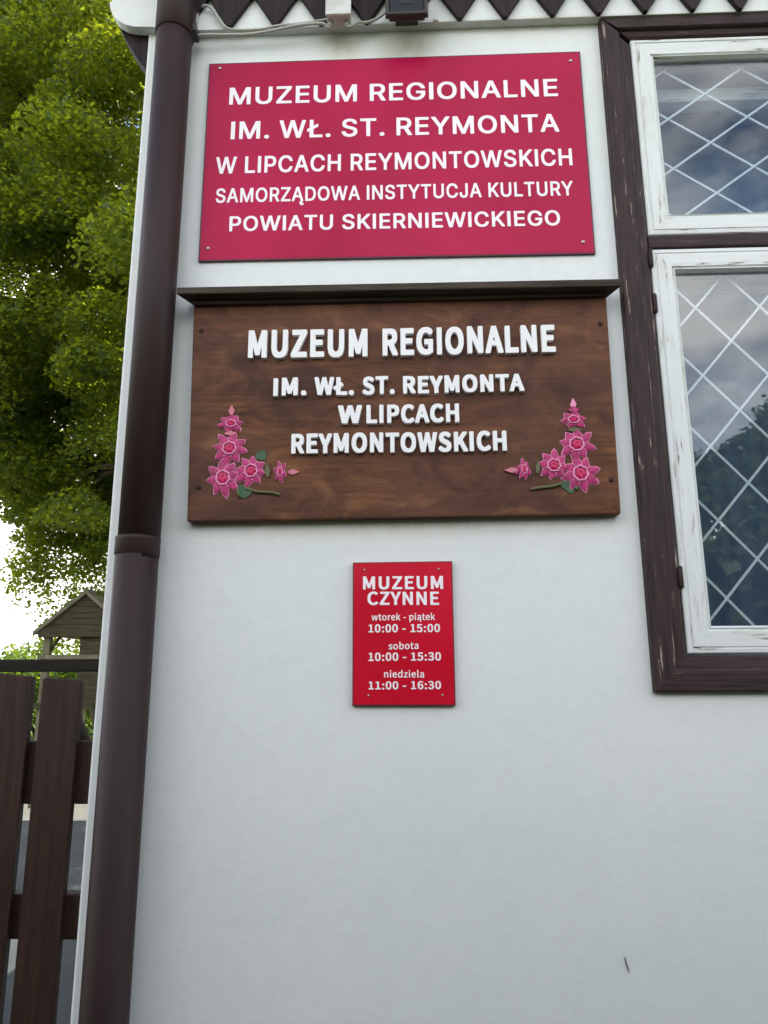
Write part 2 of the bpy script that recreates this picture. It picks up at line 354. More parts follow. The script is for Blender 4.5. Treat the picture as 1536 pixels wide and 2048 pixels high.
# white beam with a rounded end that passes the corner
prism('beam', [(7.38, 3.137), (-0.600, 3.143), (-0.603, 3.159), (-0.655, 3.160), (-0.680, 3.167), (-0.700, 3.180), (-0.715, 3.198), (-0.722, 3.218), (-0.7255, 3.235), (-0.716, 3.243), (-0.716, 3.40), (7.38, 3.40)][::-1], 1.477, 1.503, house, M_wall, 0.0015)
# brown eave timber that runs back along the side
prism('eave_board', [(-0.703, 3.214), (-0.634, 3.214), (-0.634, 3.33), (-0.703, 3.33)], 1.552, 8.0, house, M_eave)
prism('bracket', [(-0.634, 3.065), (-0.634, 3.225), (-0.716, 3.225), (-0.706, 3.185), (-0.680, 3.135), (-0.650, 3.085)], 1.506, 1.55, house, M_eave)
for s in (-1, 1):
    e = 3.4 + s*4.13
    pts = [(e, 3.335), (3.4, 6.46), (3.4, 6.58), (e, 3.455)]
    prism('roof', pts if s < 0 else pts[::-1], 1.36, 8.15, house, M_roof)
k = -1
while True:                                                # pointed vertical boards
    xc = -0.4195 + 0.1103*k
    if xc > 7.3: break
    xa, xb = xc-0.0545, xc+0.0545
    top = lambda x: 3.36 + (x-WX0)*0.765 if x < 3.4 else 3.36 + (7.43-x)*0.765
    zt = 3.139 + random.uniform(-.0015, .002)
    j = random.uniform(-.002, .002)
    prism('cladding_board', [(xc-.004+j, zt), (xc+.004+j, zt), (xb, zt+0.086), (xb, top(xb)), (xa, top(xa)), (xa, zt+0.086)], 1.4635, 1.4755, house, M_eave, 0.001)
    k += 1
# window casing with a stepped profile, mitred corners
def frame_side(name, prof, X0, X1, Z0, Z1, side, parent, m):
    """prof: (inset, y) from the outer edge inwards; side one of left/right/top/bottom"""
    bm = bmesh.new(); A = []; B = []
    for ins, y in prof:
        if side == 'left': p, q = (X0+ins, y, Z0+ins), (X0+ins, y, Z1-ins)
        if side == 'right': p, q = (X1-ins, y, Z0+ins), (X1-ins, y, Z1-ins)
        if side == 'top': p, q = (X0+ins, y, Z1-ins), (X1-ins, y, Z1-ins)
        if side == 'bottom': p, q = (X0+ins, y, Z0+ins), (X1-ins, y, Z0+ins)
        A.append(bm.verts.new(p)); B.append(bm.verts.new(q))
    for i in range(len(prof)): bm.faces.new((A[i-1], A[i], B[i], B[i-1]))
    bm.faces.new(A[::-1]); bm.faces.new(B)
    return bm_obj(name, bm, parent, m)
cas = [(0, 1.5), (0.001, 1.484), (0.004, 1.481), (0.040, 1.481), (0.044, 1.484), (0.047, 1.4905), (0.064, 1.4925), (0.070, 1.497), (0.071, 1.56), (0.034, 1.56), (0.033, 1.5)]
KX0, KX1, KZ0, KZ1 = 0.467, 1.467, 1.576, 3.142
cas2 = [(i*0.72, y) for i, y in cas]
for s in ('left', 'right', 'bottom'): frame_side('casing', cas, KX0, KX1, KZ0, KZ1, s, house, M_br_v if s in ('left', 'right') else M_br_h)
# the head casing is narrower
bm = bmesh.new()
A = []; B = []
for (i, y), (i2, _) in zip(cas, cas2): A.append(bm.verts.new((KX0+i, y-.0004, KZ1-i2))); B.append(bm.verts.new((KX1-i, y-.0004, KZ1-i2)))
for i in range(len(cas)): bm.faces.new((A[i-1], A[i], B[i], B[i-1]))
bm.faces.new(A[::-1]); bm.faces.new(B); bm_obj('casing', bm, house, M_br_h)
box('transom', KX0+.0705, KX1-.0705, 1.4935, 1.57, 2.5345, 2.5665, house, M_br_h, .004)
box('mullion', 0.955, 0.979, 1.4905, 1.57, 1.649, 2.534, house, M_br_v, .003)
box('mullion', 0.955, 0.979, 1.4905, 1.57, 2.567, 3.088, house, M_br_v, .003)
# inner lining and inner window
box('reveal_lining', 0.5005, 0.53, 1.562, 1.77, 1.611, 3.107, house, M_wp_v)
box('reveal_lining', 1.404, 1.4335, 1.562, 1.77, 1.611, 3.107, house, M_wp_v)
box('reveal_lining', 0.531, 1.403, 1.562, 1.77, 3.085, 3.107, house, M_wp_h)
box('reveal_lining', 0.531, 1.403, 1.562, 1.77, 1.611, 1.640, house, M_wp_h)
def sash(X0, X1, Z0, Z1, stile, rail_b, rail_t, name, lat, label=None):
    root = bpy.data.objects.new(name, None); C.objects.link(root); root.parent = house; root.location = (X0-house.location.x, 1.5-house.location.y, Z0)
    if label: root['label'] = label
    y = 1.4955
    def st(side, w, m):
        prof = [(0, 1.525), (0.0, y+.003), (0.002, y+.0008), (w*0.17, y), (w*0.19, y+.0022), (w*0.23, y+.0022), (w*0.25, y), (w*0.80, y), (w*0.84, y+.004), (w*0.88, y+.004), (w*0.92, y+.001), (w, y+.011), (w, 1.525)]
        return prof
    for side, m in (('left', M_wp_v), ('right', M_wp_v), ('top', M_wp_h), ('bottom', M_wp_h)):
        frame_side('stile' if side in ('left', 'right') else 'rail', st(side, stile, m), X0, X1, Z0, Z1, side, root, m)
    gx0, gx1, gz0, gz1 = X0+stile-.004, X1-stile+.004, Z0+stile-.004, Z1-stile+.004
    box('pane', gx0, gx1, 1.511, 1.5135, gz0, gz1, root, M_glass)
    # lattice rods behind the pane, cut to the opening
    ox, oz, hw, hh = lat
    for sgn in (1, -1):
        for n in range(-16, 17):
            # line through (ox + 2*hw*n, oz) with slope sgn*hh/hw
            bx = ox+2*hw*n; s = sgn*hh/hw
            pts = []
            for X in (gx0, gx1):
                Z = oz+(X-bx)*s
                if gz0 <= Z <= gz1: pts.append((X, Z))
            for Z in (gz0, gz1):
                X = bx+(Z-oz)/s
                if gx0 < X < gx1: pts.append((X, Z))
            if len(pts) < 2: continue
            (xa, za), (xb, zb) = pts[0], pts[1]
            L = math.hypot(xb-xa, zb-za)
            if L < 0.02: continue
            tx, tz = -(zb-za)/L*0.0025, (xb-xa)/L*0.0025
            yy = 1.533 if sgn > 0 else 1.536
            bm = bmesh.new()
            q = [(xa+tx, za+tz), (xa-tx, za-tz), (xb-tx, zb-tz), (xb+tx, zb+tz)]
            add_prism(bm, q, yy, yy+.0028)
            bm_obj('lattice_rod', bm, root, M_rod)
    return root
M_rod = mat('white_lattice_rod', (0.80, 0.82, 0.82), 0.4, 0.5)
LU = (0.6275, 2.766, 0.0925, 0.0675); LL = (0.643, 2.2475, 0.0705, 0.0810)
sash(0.5405, 0.952, 2.5685, 3.091, 0.0535, 0, 0, 'upper_sash', LU, 'white upper left sash with wide lattice diamonds')
sash(0.5405, 0.952, 1.6495, 2.5325, 0.0540, 0, 0, 'lower_sash', LL, 'tall white lower left sash with upright lattice diamonds')
sash(0.982, 1.3935, 2.5685, 3.091, 0.0535, 0, 0, 'upper_sash', (0.6275+.4415, 2.766, 0.0925, 0.0675))
sash(0.982, 1.3935, 1.6495, 2.5325, 0.0540, 0, 0, 'lower_sash', (0.643+.4415, 2.2475, 0.0705, 0.0810))
# inner window: frame bars behind
M_inhead = mat('grey_head_board', (0.22, 0.25, 0.28), 0.8, 0.2, lambda nt, b: nt.links.new(ramp(nt, noise(nt, coords(nt, (6, 60, 60), 'World'), 1, 3), [(0.3, (0.20, 0.23, 0.26)), (0.7, (0.27, 0.30, 0.33))]), b.inputs['Base Color']))
box('inner_head', 0.532, 1.402, 1.60, 1.622, 3.0255, 3.0845, house, M_inhead)
for (z0, z1) in ((2.988, 3.025), (2.483, 2.60), (1.641, 1.665)):
    box('inner_rail', 0.532, 1.402, 1.58, 1.615, z0, z1, house, M_wp_h, .003)
for (x0, x1) in ((0.532, 0.556), (0.945, 0.99), (1.378, 1.402)):
    box('inner_stile', x0, x1, 1.582, 1.613, 1.666, 2.482, house, M_wp_v, .003); box('inner_stile', x0, x1, 1.582, 1.613, 2.601, 2.987, house, M_wp_v, .003)
M_backdrop = mat('blue_grey_backdrop', (0.10, 0.14, 0.20), 0.9, 0.1, lambda nt, b: nt.links.new(ramp(nt, noise(nt, coords(nt, (30, 30, 1.5), 'World'), 1, 3), [(0.3, (0.13, 0.18, 0.25)), (0.7, (0.18, 0.23, 0.31))]), b.inputs['Base Color']))
bm = bmesh.new()                                           # folded backdrop added behind the inner window to lighten the panes
for k in range(61):
    x = 0.56+k*.0137; y = 1.735+.012*math.sin(k*.9)
    bm.verts.new((x, y, 1.642)); bm.verts.new((x, y, 3.083))
bm.verts.ensure_lookup_table()
for k in range(60): bm.faces.new((bm.verts[2*k], bm.verts[2*k+2], bm.verts[2*k+3], bm.verts[2*k+1]))
bm_obj('pane_backdrop', bm, house, M_backdrop, True)
# corner hinges on the left casing
for z in (2.51, 2.40, 1.80):
    lathe('hinge', 0.539, 1.493, [(0.0035, z-.022), (0.005, z-.02), (0.005, z+.02), (0.0035, z+.022)], house, M_br_v, 10)
# small chip in the plaster
bm = bmesh.new()
ch = [(0.3775, 1.112), (0.3798, 1.110), (0.3815, 1.101), (0.3840, 1.094), (0.3850, 1.087), (0.3832, 1.086), (0.3810, 1.093), (0.3782, 1.100)]
add_prism(bm, ch, 1.4990, 1.5004)
bm_obj('plaster_chip', bm, house, mat('chip_grey', (0.20, 0.20, 0.19), 0.9, 0.1))

# ------------------------------------------------------------------ downpipe
dp = thing('downpipe', 'dark brown round rainwater downpipe running down the white wall corner', 'downpipe', (-0.5475, 1.447, 0))
PX, PY = -0.5475, 1.447
lathe('pipe', PX+.002, PY, [(0.0415, 1.84), (0.0415, 3.105)], dp, M_pipe, 48)
lathe('pipe', PX, PY, [(0.040, 0.02), (0.0425, 0.03), (0.0425, 1.858), (0.0405, 1.86)], dp, M_pipe, 48)
lathe('collar', PX, PY, [(0.0425, 1.846), (0.0440, 1.8475), (0.0440, 1.874), (0.0446, 1.876), (0.0444, 1.882), (0.0420, 1.8835)], dp, M_pipe, 48)
lathe('collar', PX+.002, PY, [(0.0418, 3.094), (0.0448, 3.0955), (0.0448, 3.20), (0.043, 3.21), (0.043, 3.42)], dp, M_pipe, 48)
bm = bmesh.new()
add_box(bm, PX+.040, PX+.052, PY-.006, 1.478, 3.108, 3.130)
bm_obj('bracket', bm, dp, M_black)
bm = bmesh.new(); add_ring(bm, PX, PY, [(0.0430, 0.50), (0.0465, 0.50), (0.0465, 0.52), (0.0430, 0.52)]); add_box(bm, PX-.01, PX+.01, PY+.04, 1.5, 0.50, 0.52)
bm_obj('bracket', bm, dp, M_black)

# ------------------------------------------------------------------ lettering
GLYPHS = {   # style: letter: (advance, closed outlines) in thousandths of the capital height
 'A': {
  'M': (1303, [[88,-16,84,0,84,1000,88,1016,110,1024,262,1024,310,1024,328,1016,579,376,614,273,622,268,662,385,906,1016,926,1024,1062,1024,1126,1024,1146,1016,1150,1000,1150,0,1146,-16,1126,-24,982,-24,966,-20,958,-8,954,616,950,617,702,-16,678,-24,558,-24,542,-22,528,-8,278,626,273,608,273,-8,262,-21,246,-24,110,-24]]),
  'U': (1085, [[184,80,145,128,118,176,98,232,86,296,84,1000,88,1016,110,1024,238,1024,262,1023,275,1016,278,1000,278,352,286,291,316,224,366,171,430,138,510,126,582,136,647,168,675,192,701,224,730,288,738,352,741,1016,766,1024,902,1024,926,1019,933,1000,931,296,909,200,891,160,861,112,806,54,718,0,638,-27,542,-39,430,-36,334,-14,254,24]]),
  'Z': (930, [[52,-16,48,0,50,104,571,864,63,865,49,872,46,880,49,1016,79,1024,783,1024,807,1019,814,1000,812,896,290,136,807,134,819,120,819,0,815,-16,791,-24,95,-24,63,-22]]),
  'E': (891, [[88,-16,84,0,84,1000,88,1016,118,1024,734,1024,758,1020,766,1008,766,888,762,872,750,865,286,864,279,856,279,592,294,586,718,584,730,576,732,568,733,472,732,440,726,431,710,426,280,424,279,144,286,136,758,134,771,120,772,0,768,-16,742,-24,558,-24,110,-24]]),
  'R': (951, [[88,-16,84,0,84,1000,88,1016,110,1024,518,1022,622,1004,702,968,766,913,808,848,832,768,838,672,825,584,790,504,750,456,710,424,665,400,666,392,871,16,875,0,871,-16,846,-24,694,-24,664,-16,462,360,454,365,286,365,279,360,279,0,275,-16,254,-24,150,-24,102,-23],[280,528,502,528,558,543,598,570,630,616,645,688,637,752,606,810,558,845,502,861,282,864]]),
  'G': (1091, [[191,90,133,162,91,242,63,331,48,434,47,562,66,682,93,762,142,850,199,918,263,968,335,1005,431,1031,543,1037,631,1028,715,1002,791,962,871,892,919,824,941,778,959,722,966,682,959,666,935,661,783,663,769,674,747,730,715,778,679,816,639,843,591,862,535,872,487,869,439,857,383,828,335,788,303,747,276,698,251,626,240,562,238,482,244,410,256,354,282,290,317,234,355,194,401,162,455,139,519,128,567,131,607,140,647,157,711,206,753,266,769,306,779,362,767,367,532,370,522,386,522,506,527,520,551,527,943,527,965,522,974,506,968,314,947,226,903,141,847,75,768,18,679,-18,583,-35,463,-34,361,-14,263,33]]),
  'I': (426, [[78,-16,74,0,75,1008,84,1020,100,1024,268,1023,280,1016,284,1000,284,-8,276,-19,260,-24,100,-24]]),
  'O': (1116, [[191,92,135,162,92,242,63,330,48,434,47,554,61,658,94,762,144,850,199,915,271,971,353,1010,431,1030,527,1037,639,1027,727,998,799,958,871,894,935,802,977,698,998,594,1003,466,989,346,957,242,904,146,839,74,761,18,671,-19,583,-35,463,-35,359,-13,263,34],[337,210,386,170,455,139,519,128,575,134,639,157,695,194,733,234,772,298,797,370,810,450,810,546,798,626,773,698,735,763,687,812,631,847,591,862,535,872,487,869,439,856,391,833,351,802,314,762,279,705,258,650,243,586,237,506,241,434,252,370,270,314,303,253]]),
  'N': (1097, [[88,-16,84,0,84,1000,88,1016,110,1024,238,1024,278,1024,298,1016,750,302,750,1008,758,1019,774,1024,918,1024,941,1016,945,1000,945,0,941,-16,918,-24,798,-24,750,-24,730,-16,278,702,279,-8,270,-20,254,-24,110,-24]]),
  'A': (1011, [[2,-16,-2,0,1,16,366,1016,392,1024,552,1024,568,1020,580,1000,938,24,944,0,940,-16,920,-24,776,-24,747,-16,648,254,328,255,296,255,290,248,197,-16,176,-24,120,-24,24,-24],[350,416,590,416,472,766,464,758]]),
  'L': (841, [[88,-16,84,0,85,1008,94,1020,110,1024,262,1023,275,1016,279,1000,279,144,286,136,734,133,744,120,744,-8,734,-21,710,-24,118,-24]]),
  'W': (1417, [[275,-16,0,987,2,1016,24,1024,136,1024,176,1023,192,1016,376,305,384,303,572,1016,600,1024,752,1024,776,1017,968,286,1156,1016,1176,1024,1264,1024,1328,1024,1346,1016,1348,984,1072,-16,1048,-24,896,-24,865,-16,672,679,483,-16,464,-24,416,-24,296,-24]]),
  '.': (437, [[96,-1,70,39,64,95,75,135,105,171,145,190,209,194,257,179,289,151,308,111,310,63,297,23,270,-9,225,-29,169,-32,129,-23]]),
  'Ł': (881, [[128,-16,124,0,124,352,119,356,47,317,6,320,-2,336,-2,472,7,486,121,552,124,560,124,1000,128,1016,151,1024,303,1023,315,1016,319,1000,319,672,327,671,511,777,551,776,565,760,565,624,559,610,321,472,319,143,327,136,767,135,781,128,784,120,784,-8,775,-20,751,-24,151,-24]]),
  'S': (946, [[123,69,85,118,59,174,41,262,42,278,51,289,227,290,239,278,246,238,259,207,291,170,355,135,435,121,523,134,587,166,627,209,640,238,645,270,641,302,630,326,608,350,579,370,499,404,267,473,187,515,126,566,86,630,69,710,76,806,91,850,111,886,147,931,203,976,267,1008,355,1031,443,1037,539,1031,627,1007,691,974,748,926,797,854,812,814,821,766,821,734,811,722,643,721,630,734,621,774,609,798,579,832,515,866,443,877,371,866,339,853,305,830,270,782,261,750,261,726,267,702,282,678,339,635,411,606,571,562,643,536,731,487,779,442,809,398,823,366,836,286,829,198,816,158,791,110,739,51,667,4,587,-25,491,-40,371,-38,275,-20,195,13]]),
  'T': (950, [[349,-16,345,0,343,864,38,868,29,888,32,1016,62,1024,822,1024,846,1019,853,1008,854,888,846,869,822,864,542,864,538,-8,526,-22,510,-24,366,-24]]),
  'Y': (995, [[370,-16,366,0,366,400,2,984,-2,1000,2,1016,32,1024,184,1024,208,1017,464,595,720,1017,744,1024,904,1024,920,1020,928,1008,925,984,561,400,561,0,557,-16,536,-24,400,-24]]),
  'P': (942, [[88,-16,84,0,84,1000,88,1016,110,1024,518,1022,606,1007,694,969,746,928,782,885,810,832,831,760,837,680,831,608,810,536,782,481,750,441,710,407,656,376,606,358,494,342,286,341,279,336,279,0,275,-16,254,-24,150,-24,102,-23],[279,504,454,501,502,504,558,523,596,552,620,584,633,616,643,688,630,760,614,792,594,816,550,846,502,861,282,864]]),
  'C': (1071, [[191,92,135,161,92,242,63,330,48,434,47,554,61,658,94,762,143,850,199,916,271,971,353,1010,431,1030,543,1037,640,1026,727,999,805,954,867,898,917,826,943,770,957,722,964,682,958,666,935,661,783,662,770,674,755,722,728,770,695,807,655,837,607,858,551,870,503,871,447,859,399,838,350,802,311,758,276,698,251,626,241,570,237,498,241,434,252,370,267,322,290,274,319,231,354,194,399,163,447,141,487,132,535,128,583,135,631,152,677,178,731,234,757,282,772,330,783,338,951,337,961,330,964,314,952,258,932,202,895,137,839,73,759,17,663,-21,567,-36,463,-34,359,-13,263,33]]),
  'H': (1084, [[88,-16,84,0,84,1000,88,1016,102,1023,150,1024,254,1024,275,1016,279,1000,279,600,285,592,734,592,741,1016,766,1024,902,1024,926,1018,932,1000,932,0,928,-16,910,-24,766,-24,750,-22,738,-8,734,431,518,432,286,432,279,424,278,-10,270,-20,254,-24,110,-24]]),
  'K': (985, [[88,-16,84,0,84,1000,88,1016,102,1023,150,1024,254,1024,275,1016,279,1000,279,592,280,584,286,581,686,1017,718,1024,886,1024,910,1017,915,1000,910,982,523,568,534,546,912,16,916,0,912,-16,886,-24,726,-24,702,-17,406,400,382,425,279,312,279,0,275,-16,254,-24,150,-24,102,-23]]),
  'Ą': (1011, [[6,-20,0,-12,0,12,364,1012,372,1020,392,1024,568,1020,576,1010,943,12,943,-12,937,-20,880,-65,848,-100,836,-124,836,-148,856,-166,904,-150,943,-156,984,-252,983,-276,952,-293,896,-310,800,-314,768,-309,720,-291,685,-268,665,-244,653,-220,644,-180,649,-116,678,-52,735,12,648,254,296,255,193,-20,120,-24,24,-24],[352,418,576,415,590,420,472,767,464,759]]),
  'D': (1055, [[88,-16,84,0,84,1000,88,1016,118,1024,446,1024,542,1018,650,992,702,969,750,940,822,875,874,800,914,704,936,600,941,472,927,352,899,256,848,160,791,96,734,52,670,18,590,-7,526,-19,438,-24,110,-24],[286,136,462,138,518,147,566,162,608,184,654,220,694,270,719,320,742,400,750,480,747,568,731,648,705,712,668,768,614,815,558,843,502,858,446,864,286,864,279,856,279,144]]),
  'J': (847, [[116,50,73,106,44,178,31,282,31,346,41,360,193,364,217,360,226,346,227,258,242,202,269,162,313,133,361,122,409,131,449,155,481,194,493,226,500,274,501,1010,513,1022,529,1024,665,1024,689,1018,695,1002,694,258,681,170,654,106,617,57,553,7,486,-22,425,-34,329,-36,249,-24,177,5]]),
  'B': (965, [[88,-16,84,0,84,1000,88,1016,110,1024,526,1022,612,1008,687,976,742,933,772,896,800,840,813,784,815,704,808,656,796,624,758,569,702,528,707,520,760,488,793,456,825,408,844,360,854,304,853,224,838,160,814,110,774,62,733,32,670,2,606,-15,486,-24,110,-24],[286,136,510,137,558,145,599,160,638,194,661,240,662,296,644,344,602,392,566,413,534,424,486,430,286,429,279,424,279,184,279,144],[279,592,294,585,478,586,526,596,558,611,598,648,622,696,625,752,607,800,568,840,518,859,470,864,284,864,279,856]]),
 },
 'W': {
  'M': (1256, [[73,-44,65,-28,64,-4,64,1012,73,1044,102,1054,206,1055,326,1054,354,1044,550,503,558,503,754,1044,782,1054,902,1055,1006,1054,1035,1044,1044,1012,1044,-4,1042,-28,1034,-44,998,-55,830,-55,798,-50,782,-36,778,348,774,365,662,59,630,47,486,46,454,51,439,68,326,376,321,-36,310,-48,278,-55,110,-55]]),
  'U': (1132, [[171,34,133,82,101,146,78,218,65,298,60,402,60,1010,67,1042,81,1051,105,1055,281,1055,313,1050,329,1036,333,426,343,314,361,257,394,202,441,165,489,150,545,166,593,202,625,254,645,314,656,426,658,1034,673,1050,697,1054,881,1055,913,1046,922,1034,925,1010,925,402,920,306,904,210,884,146,849,79,809,30,769,-5,721,-32,657,-56,585,-69,465,-73,393,-68,329,-56,265,-34,217,-6]]),
  'Z': (970, [[4,-44,-6,-12,-6,92,0,116,465,836,96,838,60,844,48,853,42,876,42,1020,48,1040,66,1052,104,1055,768,1055,800,1052,816,1044,825,1012,825,908,819,884,356,164,776,163,816,157,827,148,832,124,832,-20,824,-43,807,-52,768,-55,48,-55,20,-52]]),
  'E': (951, [[73,-44,65,-28,64,-4,64,1012,70,1040,86,1051,118,1055,734,1055,774,1047,784,1036,787,1020,787,884,785,860,770,844,734,838,338,836,339,636,662,635,702,628,710,620,716,604,716,468,710,431,686,418,342,416,337,412,337,172,342,163,750,163,788,156,798,146,802,124,802,-12,798,-38,782,-51,742,-55,118,-55,90,-52]]),
  'R': (1014, [[73,-44,65,-28,64,-4,64,1012,70,1040,86,1051,118,1055,542,1052,606,1044,670,1029,718,1011,758,987,798,954,822,924,855,860,870,780,870,652,848,564,806,493,742,436,685,404,898,36,901,-20,894,-43,878,-52,846,-55,654,-54,622,-44,387,364,382,368,350,369,337,364,334,-36,318,-50,286,-55,110,-55],[342,581,470,586,524,604,550,621,582,660,598,708,592,756,568,796,526,824,478,837,342,842,337,820,337,588]]),
  'G': (1088, [[142,74,91,143,56,210,31,282,12,378,5,482,12,618,29,706,56,786,99,865,147,926,203,976,259,1013,339,1047,419,1065,555,1072,659,1064,739,1041,827,994,896,930,899,874,891,852,822,770,811,762,771,758,705,762,619,826,547,850,475,834,439,818,395,786,339,718,313,666,296,610,287,554,286,458,295,394,312,338,333,290,366,242,396,210,443,179,481,162,523,152,563,152,611,166,646,186,649,354,643,358,475,359,445,370,438,386,436,410,437,538,445,562,459,570,491,573,859,573,899,566,909,554,913,530,913,90,907,58,867,22,827,-5,731,-47,643,-67,507,-73,411,-66,329,-46,255,-14,195,25]]),
  'I': (548, [[73,-44,64,-12,65,1028,78,1047,102,1054,310,1053,326,1046,334,1036,337,1012,336,-28,326,-46,294,-55,110,-55]]),
  'O': (1160, [[179,33,131,82,99,127,55,210,27,298,11,386,5,514,12,626,28,714,55,794,86,858,131,922,203,987,243,1014,307,1043,387,1065,491,1073,619,1066,699,1046,771,1013,827,975,875,928,923,863,963,778,986,706,1000,626,1007,514,1001,386,979,277,960,218,923,141,875,75,827,27,771,-12,699,-46,619,-66,491,-73,387,-65,314,-46,251,-17],[388,210,430,178,462,162,499,151,547,161,587,181,624,210,659,252,702,338,717,394,726,458,726,554,716,618,682,714,657,754,622,794,587,821,515,849,459,837,421,818,387,791,355,754,330,714,310,666,295,610,284,506,295,394,310,338,331,290,360,242]]),
  'N': (1134, [[73,-44,65,-28,64,-4,64,1012,73,1044,110,1055,254,1055,310,1053,331,1044,654,490,658,1036,670,1048,702,1055,878,1055,910,1047,919,1036,922,1004,922,-12,913,-44,878,-55,758,-55,678,-54,654,-44,334,509,327,-36,310,-51,278,-55,110,-55]]),
  'A': (977, [[-59,-44,-68,-20,-65,36,273,1036,289,1050,313,1055,513,1055,545,1047,557,1028,894,36,898,-4,894,-36,881,-49,857,-54,665,-55,633,-49,620,-36,529,249,305,250,291,244,197,-44,169,-54,113,-55,-23,-55],[369,460,457,461,462,468,417,612,409,617,362,468]]),
  'L': (889, [[73,-44,64,-12,65,1028,78,1047,102,1054,310,1053,326,1046,334,1036,337,1012,340,164,718,163,758,157,769,148,775,132,774,-28,758,-49,726,-55,118,-55,90,-52]]),
  'W': (1346, [[182,-44,174,-28,-37,972,-38,1020,-29,1044,7,1055,175,1055,215,1052,231,1043,238,1028,335,522,343,522,479,1044,495,1052,519,1055,687,1055,719,1048,733,1028,863,518,871,539,968,1028,975,1043,991,1052,1031,1055,1191,1055,1226,1044,1235,1020,1234,972,1027,-28,1019,-44,983,-55,783,-55,751,-52,735,-41,599,490,463,-42,447,-52,415,-55,215,-55]]),
  '.': (527, [[64,-38,34,10,26,90,38,154,51,178,72,199,96,213,128,223,224,226,272,218,303,202,321,186,347,138,353,58,344,4,315,-38,288,-57,264,-66,184,-73,112,-65]]),
  'Ł': (889, [[73,-44,64,-12,62,260,-28,258,-56,268,-118,372,-121,436,-108,455,62,556,64,1012,68,1036,84,1050,108,1055,308,1053,328,1044,337,1020,337,724,340,720,428,722,452,715,517,612,522,588,521,548,516,532,337,420,338,164,724,163,756,158,769,148,775,132,774,-28,766,-44,756,-50,724,-55,116,-55,89,-52]]),
  'S': (961, [[5,82,-8,106,-6,162,85,267,157,272,197,266,253,218,301,187,349,165,413,150,469,162,509,185,538,218,551,258,530,306,494,338,197,477,134,522,85,576,50,650,41,690,38,770,43,826,56,874,75,914,103,954,141,991,221,1038,277,1057,325,1067,405,1072,501,1070,613,1046,679,1018,761,962,791,930,793,866,732,786,709,764,677,759,605,762,510,826,429,850,389,841,357,824,328,794,316,762,333,724,373,688,669,551,734,506,783,450,816,378,825,330,828,250,823,194,811,146,790,98,763,58,725,19,693,-5,631,-38,581,-55,517,-68,389,-73,285,-64,169,-30,93,10]]),
  'T': (965, [[281,-44,271,-12,271,836,14,839,-18,846,-29,860,-31,876,-28,1036,-10,1051,22,1055,790,1055,830,1050,845,1036,849,1020,849,876,838,848,806,839,546,836,546,-4,542,-36,526,-50,494,-55,318,-55]]),
  'Y': (872, [[234,-44,225,-12,225,356,-72,964,-76,996,-72,1036,-54,1051,-30,1055,162,1055,194,1046,362,685,530,1044,546,1052,578,1055,754,1055,786,1047,796,1036,799,1020,796,964,498,356,498,-12,494,-36,482,-49,450,-55,266,-54]]),
  'P': (1011, [[73,-44,65,-28,64,-4,64,1012,70,1040,86,1051,118,1055,526,1052,654,1029,710,1008,758,980,795,948,825,908,851,852,865,796,871,708,865,620,852,564,827,508,798,466,758,427,710,396,654,373,598,357,526,347,342,343,337,340,334,-36,318,-50,286,-55,110,-55],[341,556,430,557,486,567,526,584,561,612,588,660,596,708,586,756,560,796,525,820,486,833,422,842,342,842,337,836,337,564]]),
  'C': (1018, [[139,74,91,139,55,210,31,282,12,378,5,482,12,618,28,706,55,786,97,866,155,937,195,974,251,1012,323,1044,403,1065,531,1073,635,1064,712,1042,795,997,862,938,870,922,871,890,867,858,794,770,763,759,676,762,595,824,531,849,475,839,431,818,395,791,361,754,334,714,312,666,296,610,286,554,286,450,311,338,332,290,363,242,392,210,427,183,469,162,507,151,531,151,571,163,611,184,699,257,795,259,816,250,891,162,895,106,886,82,809,10,739,-32,635,-64,531,-73,403,-66,320,-46,248,-14,189,26]]),
  'H': (1141, [[73,-44,65,-28,64,-4,64,1012,73,1044,110,1055,286,1055,318,1050,334,1036,337,644,342,637,646,636,654,638,656,644,656,1012,662,1040,678,1051,702,1055,886,1055,918,1047,927,1036,931,1004,931,-12,921,-44,886,-55,702,-55,678,-51,659,-36,654,414,374,417,337,412,337,-12,334,-36,318,-50,286,-55,110,-55]]),
  'K': (1029, [[73,-44,65,-28,64,-4,64,1012,70,1040,86,1051,118,1055,294,1055,328,1044,337,1020,337,724,342,710,622,1045,654,1055,846,1055,878,1052,893,1044,902,1020,898,964,611,612,946,36,949,-20,942,-43,926,-52,894,-55,710,-55,686,-52,670,-44,422,384,338,284,337,-12,328,-44,294,-55,182,-55,102,-54]]),
 },
 'T': {
  'M': (1212, [[91,-24,86,0,86,1000,92,1024,122,1036,266,1036,314,1035,335,1024,554,414,773,1024,786,1033,818,1036,986,1036,1015,1024,1022,1000,1022,0,1016,-24,986,-36,842,-36,817,-32,802,-16,800,472,794,497,643,80,618,66,506,65,474,70,462,80,306,505,301,-16,290,-30,266,-36,122,-36]]),
  'U': (1088, [[190,53,152,102,123,158,100,230,87,310,82,414,82,998,86,1022,110,1035,190,1036,278,1035,306,1022,311,998,311,414,323,294,352,214,390,168,446,137,494,129,558,144,612,182,638,219,666,294,678,414,678,998,682,1022,694,1032,718,1036,862,1036,894,1027,902,1014,903,998,903,406,899,318,882,222,861,158,830,99,787,46,750,14,702,-14,638,-37,566,-50,478,-54,414,-50,350,-38,286,-16,238,12]]),
  'Z': (926, [[22,-24,16,0,19,96,510,856,85,860,68,872,64,888,64,1008,70,1024,85,1033,117,1036,757,1036,781,1034,797,1025,803,1008,800,904,311,144,789,141,805,132,810,120,810,-8,805,-24,789,-33,765,-36,213,-36,53,-36]]),
